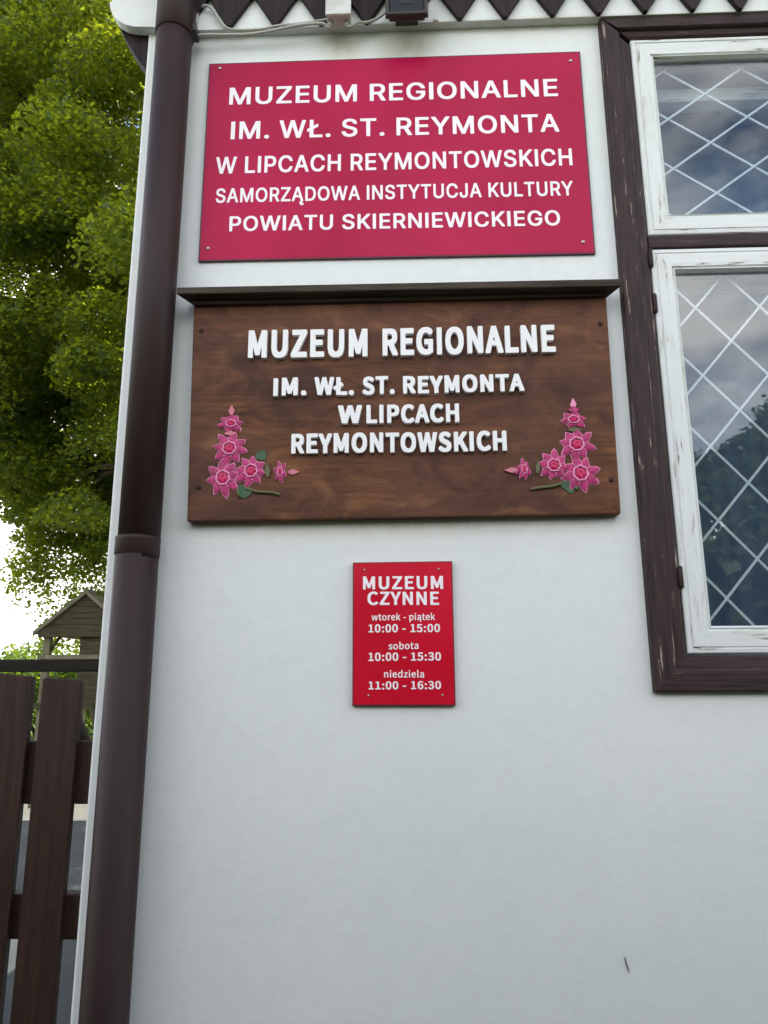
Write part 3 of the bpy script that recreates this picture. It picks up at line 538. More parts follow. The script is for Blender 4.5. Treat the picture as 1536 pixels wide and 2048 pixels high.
  'E': (907, [[91,-24,86,0,86,1000,90,1022,106,1033,130,1036,722,1036,754,1028,765,1008,765,888,762,872,746,861,318,856,318,616,674,613,683,608,694,592,694,472,689,448,658,436,316,432,315,152,322,144,730,144,762,140,777,128,780,112,780,-8,775,-24,762,-32,738,-36,354,-36,122,-36]]),
  'C': (974, [[159,92,111,158,71,240,49,310,34,390,28,486,33,598,51,694,78,774,117,846,175,919,215,956,271,994,343,1026,423,1046,527,1054,615,1046,695,1022,775,978,843,918,848,886,843,870,766,782,735,777,695,780,607,846,567,863,527,870,495,867,449,854,407,834,367,802,315,734,293,686,275,630,264,566,264,438,279,358,312,270,337,230,367,196,415,160,447,144,487,133,551,133,591,145,631,166,718,238,775,241,797,230,866,150,873,134,868,102,791,30,719,-13,615,-46,519,-54,415,-47,335,-26,263,7,207,46]]),
  'Y': (828, [[252,-24,247,0,246,376,-49,976,-53,992,-52,1016,-35,1032,-9,1036,151,1035,178,1024,359,628,367,624,549,1024,562,1032,583,1036,759,1032,776,1016,776,984,478,376,475,-16,463,-30,439,-36,287,-36,263,-32]]),
  'N': (1090, [[91,-24,86,0,86,1000,92,1024,122,1036,266,1036,298,1033,312,1024,674,400,678,1016,690,1030,714,1036,858,1036,890,1028,899,1016,900,1000,900,0,895,-24,866,-35,738,-36,690,-34,672,-24,314,596,308,584,307,-16,292,-32,266,-36,122,-36]]),
 },
 'D': {
  '0': (847, [[150,39,113,88,80,152,55,224,39,296,27,392,23,504,28,616,38,704,56,784,78,848,111,912,147,960,192,1000,246,1029,302,1046,374,1053,454,1046,510,1030,566,1000,610,960,647,912,677,856,702,785,720,704,732,608,735,504,732,400,719,296,703,224,678,152,645,88,609,40,566,1,510,-30,454,-47,374,-53,294,-44,246,-29,198,-3],[326,145,366,122,390,121,431,144,454,168,493,248,509,312,523,424,522,592,507,704,492,760,454,835,414,871,382,883,350,875,326,858,302,832,283,800,251,704,236,584,235,432,252,296,282,208,302,173]]),
  '1': (847, [[81,-25,75,-7,75,105,82,129,105,138,289,139,299,145,299,809,289,815,153,815,129,822,120,841,122,945,137,961,249,989,351,1033,497,1031,511,1017,513,1001,513,145,521,139,681,138,705,130,713,113,712,-15,700,-31,673,-35,113,-35]]),
  '3': (847, [[24,72,-4,104,-4,136,73,232,129,233,200,176,257,142,313,125,369,123,417,136,449,154,473,176,500,224,509,272,501,320,491,344,473,368,445,392,393,416,345,428,217,439,203,448,198,464,198,576,209,597,321,610,361,619,401,636,444,672,466,712,474,760,467,800,451,832,425,856,401,870,367,880,337,880,300,872,257,853,169,787,121,786,105,794,34,880,35,920,89,966,145,1002,201,1027,265,1045,345,1052,425,1048,513,1028,561,1006,604,976,649,924,676,872,688,824,689,720,669,648,637,592,567,528,617,496,657,460,697,401,713,360,726,272,721,208,707,152,685,104,656,64,624,32,547,-16,481,-39,369,-53,257,-45,169,-22,97,14]]),
  '4': (847, [[-10,249,-18,273,-15,377,405,1025,421,1033,445,1035,589,1035,619,1025,626,1001,626,417,637,410,741,408,757,395,760,377,759,265,752,249,733,241,637,240,626,233,626,-7,622,-23,605,-33,581,-35,453,-35,437,-32,423,-23,419,-7,419,233,413,240,21,240],[245,411,405,410,419,417,418,665,413,675,241,417]]),
  '5': (847, [[0,88,-8,104,-4,136,63,223,87,231,119,230,135,225,207,165,271,134,343,122,391,131,439,158,477,200,503,256,511,296,511,352,494,416,463,464,421,496,367,513,327,512,279,497,215,460,175,456,151,462,76,512,73,544,105,1008,110,1024,121,1032,143,1035,639,1035,671,1028,681,1008,681,888,677,872,668,864,639,858,303,857,285,672,391,679,447,676,503,665,551,648,596,624,635,592,669,552,693,512,714,456,725,400,730,320,724,248,711,192,688,136,659,88,615,40,535,-15,479,-37,431,-48,359,-53,255,-45,167,-22,79,24]]),
  '6': (847, [[174,35,126,92,96,144,70,206,48,288,37,368,31,480,37,600,52,696,78,787,108,856,150,920,198,969,246,1003,302,1029,366,1046,454,1052,526,1046,606,1022,662,991,718,941,726,912,718,889,646,812,622,804,580,808,522,856,470,877,430,877,371,856,339,832,318,807,288,760,269,712,249,616,254,610,318,640,374,653,486,652,542,640,585,624,625,600,661,568,691,528,712,488,730,432,740,376,743,304,739,240,727,184,709,136,678,80,652,48,614,12,574,-14,533,-32,478,-48,406,-53,326,-45,270,-28,222,-3],[323,160,374,125,398,118,422,119,454,132,478,152,502,184,518,216,528,248,534,304,522,392,492,448,462,474,438,485,398,492,336,472,278,427,244,384,255,304,269,256,294,200]]),
  ':': (469, [[87,-16,60,32,56,104,69,145,101,183,133,199,157,205,221,205,264,192,301,160,317,128,323,104,323,48,309,8,283,-24,245,-46,181,-53,133,-45],[85,536,62,576,55,632,66,688,93,727,133,750,197,758,245,751,275,736,293,720,317,678,325,624,314,568,285,528,245,504,181,497,133,505,103,520]]),
  '-': (563, [[24,309,18,328,18,440,25,456,40,463,424,464,440,461,455,448,457,328,452,312,440,303,56,299]]),
 },
 'L': {
  'w': (1150, [[219,-16,13,720,9,736,13,755,29,762,165,763,181,761,190,752,317,248,325,233,463,752,470,760,485,763,631,760,638,752,781,219,912,752,919,760,941,763,1069,762,1085,753,1082,720,881,-16,869,-22,813,-22,701,-22,683,-16,549,489,413,-13,405,-20,389,-22,237,-22]]),
  't': (570, [[189,14,167,38,141,88,121,182,119,614,109,618,29,618,13,625,9,742,21,754,117,761,128,766,140,958,145,966,165,971,277,971,293,967,299,958,301,764,485,762,496,758,501,742,501,638,495,622,477,618,309,618,300,614,300,230,307,166,325,131,359,110,397,107,461,125,493,121,523,6,517,-8,477,-21,413,-36,357,-40,301,-36,261,-27,221,-10]]),
  'o': (883, [[150,68,117,110,86,161,63,222,48,294,43,366,48,446,63,518,84,574,116,630,174,695,238,740,294,764,350,777,414,782,486,775,558,753,630,714,686,662,711,630,739,582,764,518,779,446,784,366,776,278,763,222,742,166,710,110,662,55,590,3,534,-22,478,-35,422,-40,350,-35,286,-19,214,16],[302,157,334,132,382,113,414,109,462,118,494,133,525,158,562,206,580,246,592,286,600,366,597,422,580,494,562,534,526,581,494,608,466,622,438,630,390,630,334,609,302,583,281,558,247,494,229,414,231,318,254,229,281,182]]),
  'r': (585, [[102,-16,97,0,99,752,117,762,245,761,255,752,261,687,317,737,389,773,421,780,477,781,517,776,549,764,560,752,560,736,533,621,525,615,501,614,461,624,429,625,381,606,325,553,280,472,277,-11,269,-20,253,-22,117,-22]]),
  'e': (812, [[150,68,117,110,84,166,61,230,48,294,43,374,48,446,67,526,85,574,112,622,148,670,191,710,240,742,286,762,326,773,398,782,470,777,526,763,572,742,614,712,648,678,675,638,698,590,723,478,726,390,717,326,694,319,230,319,227,302,236,262,267,198,293,166,342,129,406,107,470,106,534,122,606,160,638,162,647,158,695,70,694,45,646,14,574,-17,494,-36,422,-40,358,-35,289,-18,238,3,195,30],[226,454,560,454,545,534,513,590,494,608,462,626,406,638,341,622,286,582,248,526]]),
  'k': (809, [[102,-16,97,0,98,1096,104,1104,117,1107,261,1107,270,1104,276,1088,277,428,548,760,709,763,725,760,733,752,733,728,495,440,764,16,767,-8,763,-16,749,-22,597,-22,581,-17,381,306,276,184,276,0,271,-16,253,-22,205,-22,117,-22]]),
  'p': (902, [[102,-329,97,-313,99,751,117,762,245,761,255,751,261,708,357,757,445,780,549,776,597,763,645,741,686,711,725,667,752,623,773,575,788,519,801,391,797,303,783,231,760,167,735,119,701,73,661,33,613,1,565,-21,509,-35,421,-39,349,-22,277,8,277,-324,269,-332,253,-334,117,-334],[280,175,317,148,365,124,413,111,453,112,485,121,525,146,557,178,576,207,606,287,614,335,614,431,605,487,590,535,573,567,533,607,477,630,421,629,353,599,281,543]]),
  'i': (431, [[102,-16,97,0,99,752,106,760,122,763,266,761,274,757,279,744,278,-8,274,-17,258,-22,122,-22],[106,900,84,936,79,984,87,1024,114,1058,162,1078,210,1078,250,1066,282,1040,298,1000,299,960,286,920,266,895,234,877,186,871,138,879]]),
  'ą': (824, [[118,22,96,46,67,102,53,182,59,254,72,294,97,334,128,367,168,396,224,424,352,463,496,487,506,494,498,542,480,582,460,606,432,623,384,633,328,627,256,602,176,557,144,556,133,566,85,654,87,678,192,736,256,760,320,775,400,782,464,778,512,767,560,746,599,718,640,665,664,614,677,566,687,454,687,54,712,46,717,30,712,14,631,-114,640,-133,696,-128,712,-134,726,-210,724,-234,616,-270,592,-272,575,-266,483,-202,481,-74,529,-10,520,38,472,8,416,-18,360,-34,304,-40,248,-37,208,-29,149,-2],[254,134,277,118,304,108,360,109,432,137,504,190,506,358,368,331,298,302,265,278,240,246,229,206,234,166]]),
  's': (694, [[19,69,16,86,19,99,78,182,91,189,123,187,187,141,243,115,323,101,363,106,403,125,427,150,440,182,434,222,395,263,338,294,179,360,131,392,89,438,71,470,61,502,57,558,70,630,84,662,107,694,155,735,199,758,275,777,339,782,403,777,459,764,530,734,589,694,596,686,594,662,533,582,523,577,491,578,435,613,395,631,331,640,291,632,259,614,240,590,232,558,243,523,274,494,507,390,555,354,585,318,611,254,615,190,601,118,564,54,515,10,467,-15,379,-37,315,-40,243,-34,155,-10,75,29]]),
  'b': (899, [[101,-15,97,-2,98,1094,102,1102,117,1107,261,1107,274,1102,279,1086,277,716,333,746,389,769,445,780,485,782,549,776,597,763,645,741,685,712,723,670,749,630,773,574,788,518,801,390,796,302,777,214,763,174,733,116,701,73,661,34,613,1,573,-18,509,-35,421,-39,341,-18,261,26,252,-10,237,-21,117,-22],[282,174,325,143,365,124,413,111,453,112,485,122,525,146,557,178,580,214,605,286,613,334,616,382,610,462,597,515,574,566,554,590,525,612,469,631,445,632,413,627,349,597,279,542]]),
  'a': (824, [[118,22,96,46,67,102,53,182,59,254,72,294,97,334,128,367,168,396,224,424,352,463,496,487,506,494,498,542,480,582,460,606,432,623,384,633,328,627,256,602,176,557,144,556,133,566,85,654,87,678,192,736,256,760,320,775,400,782,464,778,512,767,560,746,599,718,640,665,664,614,677,566,687,454,686,-10,680,-18,664,-22,544,-21,530,-10,520,38,468,6,393,-26,336,-38,288,-40,240,-36,179,-18],[254,134,277,118,304,108,360,109,432,137,504,190,506,358,368,331,298,302,265,278,240,246,229,206,234,166]]),
  'n': (888, [[102,-16,97,0,97,744,101,755,117,762,245,761,255,752,261,698,269,695,312,728,365,756,453,780,541,779,589,768,629,751,661,728,690,696,710,664,732,600,743,528,746,0,741,-16,725,-22,589,-22,573,-19,566,-8,565,448,560,520,547,568,525,600,493,621,453,628,413,622,373,605,333,576,281,528,277,-11,269,-20,253,-22,117,-22]]),
  'd': (902, [[168,30,130,70,99,118,80,158,60,222,48,294,45,374,49,446,64,518,104,611,144,669,186,710,224,736,272,760,328,776,392,782,456,777,504,764,568,732,568,1096,584,1107,736,1106,744,1102,748,1086,747,-10,741,-18,728,-22,600,-20,591,-10,584,32,528,-2,472,-26,416,-38,368,-40,312,-35,256,-21,208,2],[296,157,324,134,352,120,384,112,424,111,464,122,501,142,565,198,565,566,520,600,488,616,456,627,416,632,391,630,352,615,314,590,292,566,250,494,231,414,233,310,246,246,258,214]]),
  'z': (704, [[25,-16,20,0,22,80,387,616,72,620,62,632,64,752,72,760,88,763,616,760,624,744,623,664,258,128,272,123,624,122,632,117,636,104,636,0,632,-16,616,-22,584,-22,48,-22]]),
  'l': (443, [[143,-2,120,30,110,54,98,126,98,1094,102,1102,117,1107,261,1107,274,1102,279,1086,279,134,283,118,291,110,325,110,337,102,357,-10,355,-18,341,-29,301,-37,253,-40,189,-30]]),
  '-': (529, [[39,318,35,334,35,430,38,445,46,450,414,452,430,449,439,438,439,326,430,315,62,312]]),
 },
}
def glyph_mesh(style, ch):
    """one letter as a flat filled mesh, capital height 1"""
    cu = bpy.data.curves.new('letter', 'CURVE'); cu.dimensions = '2D'; cu.fill_mode = 'BOTH'
    for loop in GLYPHS[style][ch][1]:
        n = len(loop)//2; sp = cu.splines.new('POLY'); sp.points.add(n-1); sp.use_cyclic_u = True
        for i in range(n): sp.points[i].co = (loop[2*i]/1000, loop[2*i+1]/1000, 0, 1)
    o = bpy.data.objects.new('tmp', cu); C.objects.link(o)
    me = bpy.data.meshes.new_from_object(o)
    bpy.data.objects.remove(o); bpy.data.curves.remove(cu)
    return me
GM = {}
def glyph(style, ch):
    k = (style, ch)
    if k not in GM:
        me = glyph_mesh(style, ch); bm = bmesh.new(); bm.from_mesh(me)
        bmesh.ops.remove_doubles(bm, verts=bm.verts, dist=1e-5); bm.to_mesh(me); bm.free()
        GM[k] = me
    return GM[k].copy()
def layout(s, style, track=0.0):
    out = []; pen = 0.0
    for ch in s:
        if ch == ' ': pen += 0.40; continue
        out.append((ch, pen)); pen += GLYPHS[style][ch][0]/1000+track
    return out
def xs(me): 
    a = np.empty(len(me.vertices)*3); me.vertices.foreach_get('co', a); a = a.reshape(-1, 3); return a
def line_meshes(s, style, track):
    P = [(glyph(style, ch), p) for ch, p in layout(s, style, track)]
    lo = min(xs(me)[:, 0].min()+p for me, p in P); hi = max(xs(me)[:, 0].max()+p for me, p in P)
    return P, lo, hi
def place(me, p, lo, hi, x0, x1, zl, zr, cap, off, y, jz=0.0):
    a = xs(me); u = (a[:, 0]+p-lo)/(hi-lo); out = np.empty_like(a)
    out[:, 0] = x0+u*(x1-x0); out[:, 2] = zl+(zr-zl)*u+jz+(a[:, 1]+off)/(1+2*off)*cap; out[:, 1] = y
    me.vertices.foreach_set('co', out.ravel()); me.update()
def flat_line(s, x0, x1, zl, zr, cap, y, off, parent, m, name='letter', style='A', track=0.0, depth=0.0006):
    """printed line stretched to x0..x1, baseline from zl to zr; a film 0.6 mm thick"""
    P, lo, hi = line_meshes(s, style, track)
    for me, p in P:
        place(me, p, lo, hi, x0, x1, zl, zr, cap, off, y); local(me, parent)
        o = obj(name, me, parent, m)
        sm = o.modifiers.new('thickness', 'SOLIDIFY'); sm.thickness = depth; sm.offset = 0
def word_letters(s, x0, x1, zl, zr, cap, yb, yf, off, parent, face, side, name='letter', style='W', track=-0.03):
    """each letter its own raised piece, yb back, yf front"""
    P, lo, hi = line_meshes(s, style, track)
    for me, p in P:
        place(me, p, lo, hi, x0, x1, zl, zr, cap, off, yf, random.uniform(-.0006, .0006))
        bm = bmesh.new(); bm.from_mesh(me)
        bmesh.ops.recalc_face_normals(bm, faces=bm.faces)
        if sum(f.normal.y*f.calc_area() for f in bm.faces) > 0: bmesh.ops.reverse_faces(bm, faces=bm.faces)
        r = bmesh.ops.extrude_face_region(bm, geom=list(bm.faces))
        nv = set(v for v in r['geom'] if isinstance(v, bmesh.types.BMVert))
        newf = set(f for f in r['geom'] if isinstance(f, bmesh.types.BMFace))
        for v in set(bm.verts)-nv: v.co.y = yb
        for f in bm.faces: f.material_index = 0 if f in newf else 1
        bm.normal_update()
        bm.to_mesh(me); bm.free(); me.materials.clear(); me.materials.append(face); me.materials.append(side)
        local(me, parent)
        o = bpy.data.objects.new(name, me); C.objects.link(o); o.parent = parent

# ------------------------------------------------------------------ crimson sign
cs = thing('museum_sign', 'large glossy crimson sign with five lines of white capitals at the top of the wall', 'sign', (-0.026, 1.5, 2.525))
cp = [(-0.4735, 3.0615), (-0.4725, 2.5285), (0.4195, 2.5235), (0.4190, 3.0612)]
prism('panel', cp, 1.4935, 1.4995, cs, M_crim_e, 0.0008)
prism('panel_face', [(x+(.0035 if x < 0 else -.0035), z+(.0035 if z < 2.8 else -.0035)) for x, z in cp], 1.4930, 1.4940, cs, M_crim)
for L in [('MUZEUM REGIONALNE', -0.4192, 0.3598, 2.9414, 2.9367, 0.0479), ('IM. WŁ. ST. REYMONTA', -0.4116, 0.3578, 2.8457, 2.8398, 0.0482),
          ('W LIPCACH REYMONTOWSKICH', -0.4430, 0.3822, 2.7536, 2.7492, 0.0447), ('SAMORZĄDOWA INSTYTUCJA KULTURY', -0.4393, 0.3795, 2.6769, 2.6712, 0.0372),
          ('POWIATU SKIERNIEWICKIEGO', -0.4046, 0.3459, 2.6021, 2.5957, 0.0384)]:
    flat_line(*L, 1.4925, 0.024, cs, M_print)
def screw(x, y, z, r, parent, m, name='screw'):
    bm = bmesh.new()
    prof = [(r, 0), (r, -.0012), (r*.75, -.0026), (r*.3, -.003)]
    rings = [[bm.verts.new((x+q*math.cos(k*math.pi/7), y+d, z+q*math.sin(k*math.pi/7))) for k in range(14)] for q, d in prof]
    for a, b in zip(rings, rings[1:]):
        for k in range(14): bm.faces.new((a[k-1], a[k], b[k], b[k-1]))
    bm.faces.new(rings[-1]); bm.faces.new(rings[0])
    return bm_obj(name, bm, parent, m, True)
for x, z in ((-0.4458, 3.0459), (0.3945, 3.0338), (-0.4513, 2.5601), (0.3934, 2.5529)): screw(x, 1.4932, z, 0.0042, cs, M_steel)

# ------------------------------------------------------------------ wooden board
ws = thing('wooden_sign', 'dark brown wooden board with raised white letters, pink flower sprays and a drip cap', 'sign', (-0.02, 1.5, 1.92))
prism('board', [(-0.4710, 2.435), (-0.4590, 1.9215), (0.4255, 1.9270), (0.4300, 2.435)], 1.474, 1.4992, ws, M_board, 0.0025)
bm = bmesh.new()                                           # drip cap, wider in front, mitred ends
ftx = [(-0.498, 0.4535), (-0.472, 0.431)]
V = []
for (xa, xb), y, zb, zt in ((ftx[0], 1.435, 2.4145, 2.4310), (ftx[1], 1.4988, 2.4165, 2.4420)):
    V.append([bm.verts.new(p) for p in ((xa, y, zb), (xb, y, zb-.004), (xb, y, zt-.004), (xa, y, zt))])
for k in range(4): bm.faces.new((V[0][k-1], V[0][k], V[1][k], V[1][k-1]))
bm.faces.new(V[0][::-1]); bm.faces.new(V[1])
bmesh.ops.bevel(bm, geom=list(bm.edges), offset=.0015, segments=1, affect='EDGES')
bm_obj('drip_cap', bm, ws, M_bcap)
box('cap_moulding', -0.469, 0.428, 1.462, 1.4742, 2.404, 2.4150, ws, M_bcap, .003)
for L in [('MUZEUM', -0.3435, -0.0864, 2.2762, 2.2754, 0.0641), ('REGIONALNE', -0.0542, 0.3128, 2.2759, 2.2773, 0.0624), ('IM.', -0.2863, -0.2160, 2.1884, 2.1893, 0.0402),
          ('WŁ.', -0.1989, -0.1150, 2.1890, 2.1885, 0.0402), ('ST.', -0.0970, -0.0292, 2.1882, 2.1891, 0.0401), ('REYMONTA', -0.0113, 0.2427, 2.1888, 2.1895, 0.0388),
          ('W', -0.1483, -0.0978, 2.1246, 2.1248, 0.0399), ('LIPCACH', -0.0884, 0.1050, 2.1246, 2.1246, 0.0403), ('REYMONTOWSKICH', -0.2449, 0.2010, 2.0605, 2.0600, 0.0429)]:
    word_letters(*L, 1.4742, 1.4635, 0.055, ws, M_letter, M_letside)
for x, z in ((-0.4376, 1.9936), (0.4123, 2.344), (0.4108, 1.9976), (-0.4503, 2.3473)): screw(x, 1.4745, z, 0.0055, ws, M_rust)
prism('crack', [(-0.227, 2.0125), (-0.19, 2.0108), (-0.150, 2.0088), (-0.19, 2.0098)], 1.4736, 1.4741, ws, M_letside)

def star(bm, cx, cz, R, n, y, depth, inner=0.62, rot=0.0, sx=1.0, sz=1.0, dome=0.0):
    pts = []; jr = random.Random(int(cx*1e4)+int(cz*1e3)); J = [jr.uniform(.86, 1.12) for _ in range(n)]; A_ = [jr.uniform(-.09, .09) for _ in range(n)]
    for k in range(n*4):
        q = ((k+1)//4) % n; t = k/(n*4)*2*math.pi+rot+A_[q]*(k % 4 != 2); ph = (k % 4)
        r = R*(1.10, 0.90, inner, 0.90)[ph]*(J[q] if ph != 2 else 1)
        pts.append((cx+r*math.cos(t)*sx, cz+r*math.sin(t)*sz))
    bk = [bm.verts.new((x, y, z)) for x, z in pts]
    ft = [bm.verts.new((cx+(x-cx)*.94, y-depth, cz+(z-cz)*.94)) for x, z in pts]
    mid = [bm.verts.new((cx+(x-cx)*.5, y-depth-dome, cz+(z-cz)*.5)) for x, z in pts]
    c = bm.verts.new((cx, y-depth, cz))
    n_ = len(pts)
    for k in range(n_):
        bm.faces.new((bk[k-1], bk[k], ft[k], ft[k-1])); bm.faces.new((ft[k-1], ft[k], mid[k], mid[k-1])); bm.faces.new((mid[k-1], mid[k], c))
def flower(cx, cz, R, sx=1.0, sz=1.0, n=8, rot=0.2):
    root = bpy.data.objects.new('flower', None); C.objects.link(root); root.parent = ws
    root.location = Vector((cx, 1.474, cz))-ws.location
    bm = bmesh.new(); star(bm, cx, cz, R, n, 1.4742, .0028, .70, rot, sx, sz); bm_obj('petal_rim', bm, root, M_petal_rim)
    bm = bmesh.new(); star(bm, cx, cz, R*.925, n, 1.4720, .0024, .68, rot, sx, sz, .001); bm_obj('petals', bm, root, M_petal)
    bm = bmesh.new()                                       # raised pale ring round a magenta heart
    ring = [(cx+R*.36*sx*math.cos(t*math.pi/7+.3)*(1+.13*(t % 2)), 1.4678, cz+R*.36*sz*math.sin(t*math.pi/7+.3)*(1+.13*(t % 2))) for t in range(15)]
    add_tube(bm, ring, max(R*.055, .0009), 6); bm_obj('heart_ring', bm, root, M_petal_rim, True)
    bm = bmesh.new(); star(bm, cx, cz, R*.30, 5, 1.4686, .0015, .8, rot, sx, sz, .001); bm_obj('heart', bm, root, M_core)
    for t in range(n):                                     # pale veins that split the petals
        a = rot+(t+.5)/n*2*math.pi
        bm = bmesh.new(); add_tube(bm, [(cx+R*q*math.cos(a)*sx, 1.4690, cz+R*q*math.sin(a)*sz) for q in (.40, .60)], .0007, 5); bm_obj('vein', bm, root, M_petal_rim)
    return root
BY = [1.4700]
def bud(cx, cz, w, h, ang=0.0, m=None):
    BY[0] = 1.4690 if BY[0] > 1.4695 else 1.4700
    bm = bmesh.new(); pts = [(0, h), (w*.55, h*.35), (w, -h*.2), (w*.45, -h*.9), (0, -h), (-w*.45, -h*.9), (-w, -h*.2), (-w*.55, h*.35)]
    q = [(cx+x*math.cos(ang)-z*math.sin(ang), cz+x*math.sin(ang)+z*math.cos(ang)) for x, z in pts]
    add_prism(bm, q[::-1], BY[0], 1.4742); return bm_obj('bud', bm, ws, m or M_bud)
def leafrel(pts, m=M_leafp, name='leaf', y=1.4715):
    bm = bmesh.new(); add_prism(bm, pts, y, 1.4742); return bm_obj(name, bm, ws, m)
SW = math.pi/2
for s, F_ in ((1, [(-0.3752, 2.131, .026, 1.0, .68), (-0.3761, 2.0764, .034, 1, .95), (-0.387, 2.0123, .035, .95, 1.05), (-0.3290, 2.0266, .033, .95, 1.0), (-0.2680, 2.0235, .021, .62, 1.05)]),
              (-1, [(0.3416, 2.127, .027, 1.0, .7), (0.3446, 2.0735, .035, 1, .97), (0.3489, 2.0112, .036, .98, 1.05), (0.2960, 2.029, .033, .95, .95), (0.2354, 2.0214, .021, .62, 1.05)])):
    for k, (x, z, R, sx, sz) in enumerate(F_): flower(x, z, R*1.07, sx, sz, 8 if k in (1, 2, 3) else 6, 0.2+.4*k)
    if s == 1:
        bud(-0.3750, 2.1615, .0065, .012, m=M_bud); bud(-0.3745, 2.1465, .010, .006, m=M_petal); bud(-0.3755, 2.110, .014, .005, m=M_bud)
        bud(-0.2390, 2.0230, .006, .012, -SW);  bud(-0.2945, 2.028, .006, .016, 0.1, M_stemp)
        leafrel([(-0.322, 2.052), (-0.300, 2.050), (-0.297, 2.064), (-0.306, 2.072), (-0.318, 2.066)])
        leafrel([(-0.362, 1.990), (-0.352, 1.973), (-0.340, 1.968), (-0.330, 1.975), (-0.320, 1.986), (-0.334, 1.994), (-0.350, 1.996)])
        tube('stem', spline([(-0.338, 1.4715, 1.989), (-0.315, 1.4710, 1.982), (-0.285, 1.4712, 1.980), (-0.268, 1.4715, 1.975)], 4), .0032, ws, M_stemp)
        tube('stem', [(-0.357, 1.4712, 1.988), (-0.351, 1.4712, 1.970)], .0028, ws, M_stemp)
    else:
        bud(0.3435, 2.1635, .0065, .012, m=M_petal_rim); bud(0.3430, 2.150, .012, .007, m=M_petal); bud(0.3435, 2.106, .016, .005, m=M_stemp)
        bud(0.2075, 2.0200, .006, .014, SW, M_bud); bud(0.2170, 2.0190, .009, .008, SW, M_petal); bud(0.2630, 2.026, .005, .014, -0.1, M_stemp)
        leafrel([(0.333, 1.972), (0.326, 1.969), (0.314, 1.980), (0.302, 1.990), (0.316, 1.997), (0.330, 1.998), (0.336, 1.986)])
        tube('stem', spline([(0.310, 1.4715, 1.991), (0.290, 1.4710, 1.985), (0.262, 1.4712, 1.982), (0.246, 1.4715, 1.979)], 4), .0032, ws, M_stemp)
        tube('stem', [(0.337, 1.4712, 1.986), (0.341, 1.4712, 1.976)], .0028, ws, M_stemp)

# ------------------------------------------------------------------ opening hours sign
hs = thing('opening_hours_sign', 'small bright red opening hours plate with white print under the wooden board', 'sign', (-0.0165, 1.5, 1.553))
hp = [(-0.1175, 1.8352), (-0.1170, 1.5530), (0.0842, 1.5525), (0.0843, 1.8362)]
prism('panel', hp, 1.4890, 1.4990, hs, M_red_e, 0.001)
prism('panel_face', [(x+(.0025 if x < 0 else -.0025), z+(.0025 if z < 1.7 else -.0025)) for x, z in hp], 1.4886, 1.4895, hs, M_red)
for L, off, sty in ((('MUZEUM', -0.0965, 0.0648, 1.7799, 1.7795, 0.0263), .036, 'T'), (('CZYNNE', -0.0874, 0.0561, 1.7487, 1.7475, 0.0266), .036, 'T'), (('wtorek - piątek', -0.0794, 0.0474, 1.7177, 1.7178, 0.0134), .022, 'L'),
               (('10:00 - 15:00', -0.0854, 0.0568, 1.6941, 1.6941, 0.0158), .035, 'D'), (('sobota', -0.0456, 0.0137, 1.6605, 1.6612, 0.0136), .022, 'L'), (('10:00 - 15:30', -0.0854, 0.0576, 1.6384, 1.6386, 0.0160), .035, 'D'),
               (('niedziela', -0.0548, 0.0237, 1.6065, 1.6061, 0.0134), .022, 'L'), (('11:00 - 16:30', -0.0853, 0.0565, 1.5837, 1.5841, 0.0152), .035, 'D')):
    flat_line(*L, 1.4881, off, hs, M_print, style=sty)
for x, z in ((0.0563, 1.8201), (-0.0853, 1.5723), (0.059, 1.5727), (-0.0935, 1.8195)): screw(x, 1.4888, z, 0.0022, hs, M_steel)

# ------------------------------------------------------------------ cables, box, floodlight
jb = thing('junction_box', 'small white junction box fixed under the pointed boards left of the floodlight', 'junction box', (-0.151, 1.475, 3.10))
box('housing', -0.1830, -0.1265, 1.442, 1.4765, 3.134, 3.225, jb, M_pvc, .003)
box('lid', -0.1848, -0.1240, 1.434, 1.4415, 3.131, 3.227, jb, M_pvc, .0025)
for x in (-0.174, -0.136):
    lathe('gland', x, 1.460, [(.004, 3.122), (.0055, 3.125), (.0055, 3.1345)], jb, M_cable, 12)
fl = thing('floodlight', 'black floodlight with a dusty rim hanging from the beam above the crimson sign', 'floodlight', (0.007, 1.475, 3.10))
box('housing', -0.036, 0.050, 1.423, 1.448, 3.114, 3.275, fl, M_black, .005)
frame_prof = [(0, 1.423), (0.001, 1.413), (0.003, 1.411), (0.0075, 1.411), (0.009, 1.415), (0.009, 1.423)]
for s in ('left', 'right', 'top', 'bottom'): frame_side('rim', frame_prof, -0.0425, 0.0565, 3.099, 3.28, s, fl, M_lamprim)
box('lamp_glass', -0.0315, 0.046, 1.4175, 1.4215, 3.113, 3.270, fl, M_lampglass)
for k in range(5): box('grille_bar', -0.008+k*.007, -0.0055+k*.007, 1.4155, 1.4172, 3.134, 3.265, fl, M_lamprim)
for k in range(7): box('cooling_fin', -0.028+k*.0108, -0.0245+k*.0108, 1.4485, 1.462, 3.132, 3.26, fl, M_black)
box('bracket', -0.020, 0.034, 1.4525, 1.4765, 3.133, 3.139, fl, M_lamprim, .001)
lg = box('cable_clip', 0.070, 0.083, 1.468, 1.4765, 3.139, 3.146, None, M_pvc, .002); tag(lg, 'tiny white cable clip just right of the black floodlight', 'clip')
yc = 1.4695
c1 = tube('cable', spline([(-0.512, yc, 3.120), (-0.47, yc, 3.1205), (-0.431, yc, 3.1190), (-0.370, yc, 3.1185), (-0.31, yc-.006, 3.1215), (-0.250, yc-.012, 3.127), (-0.195, yc-.012, 3.129), (-0.180, 1.460, 3.120), (-0.174, 1.460, 3.125)], 6), .0036, None, M_cable)
tag(c1, 'lower grey cable sagging straight from the downpipe to the junction box', 'cable')
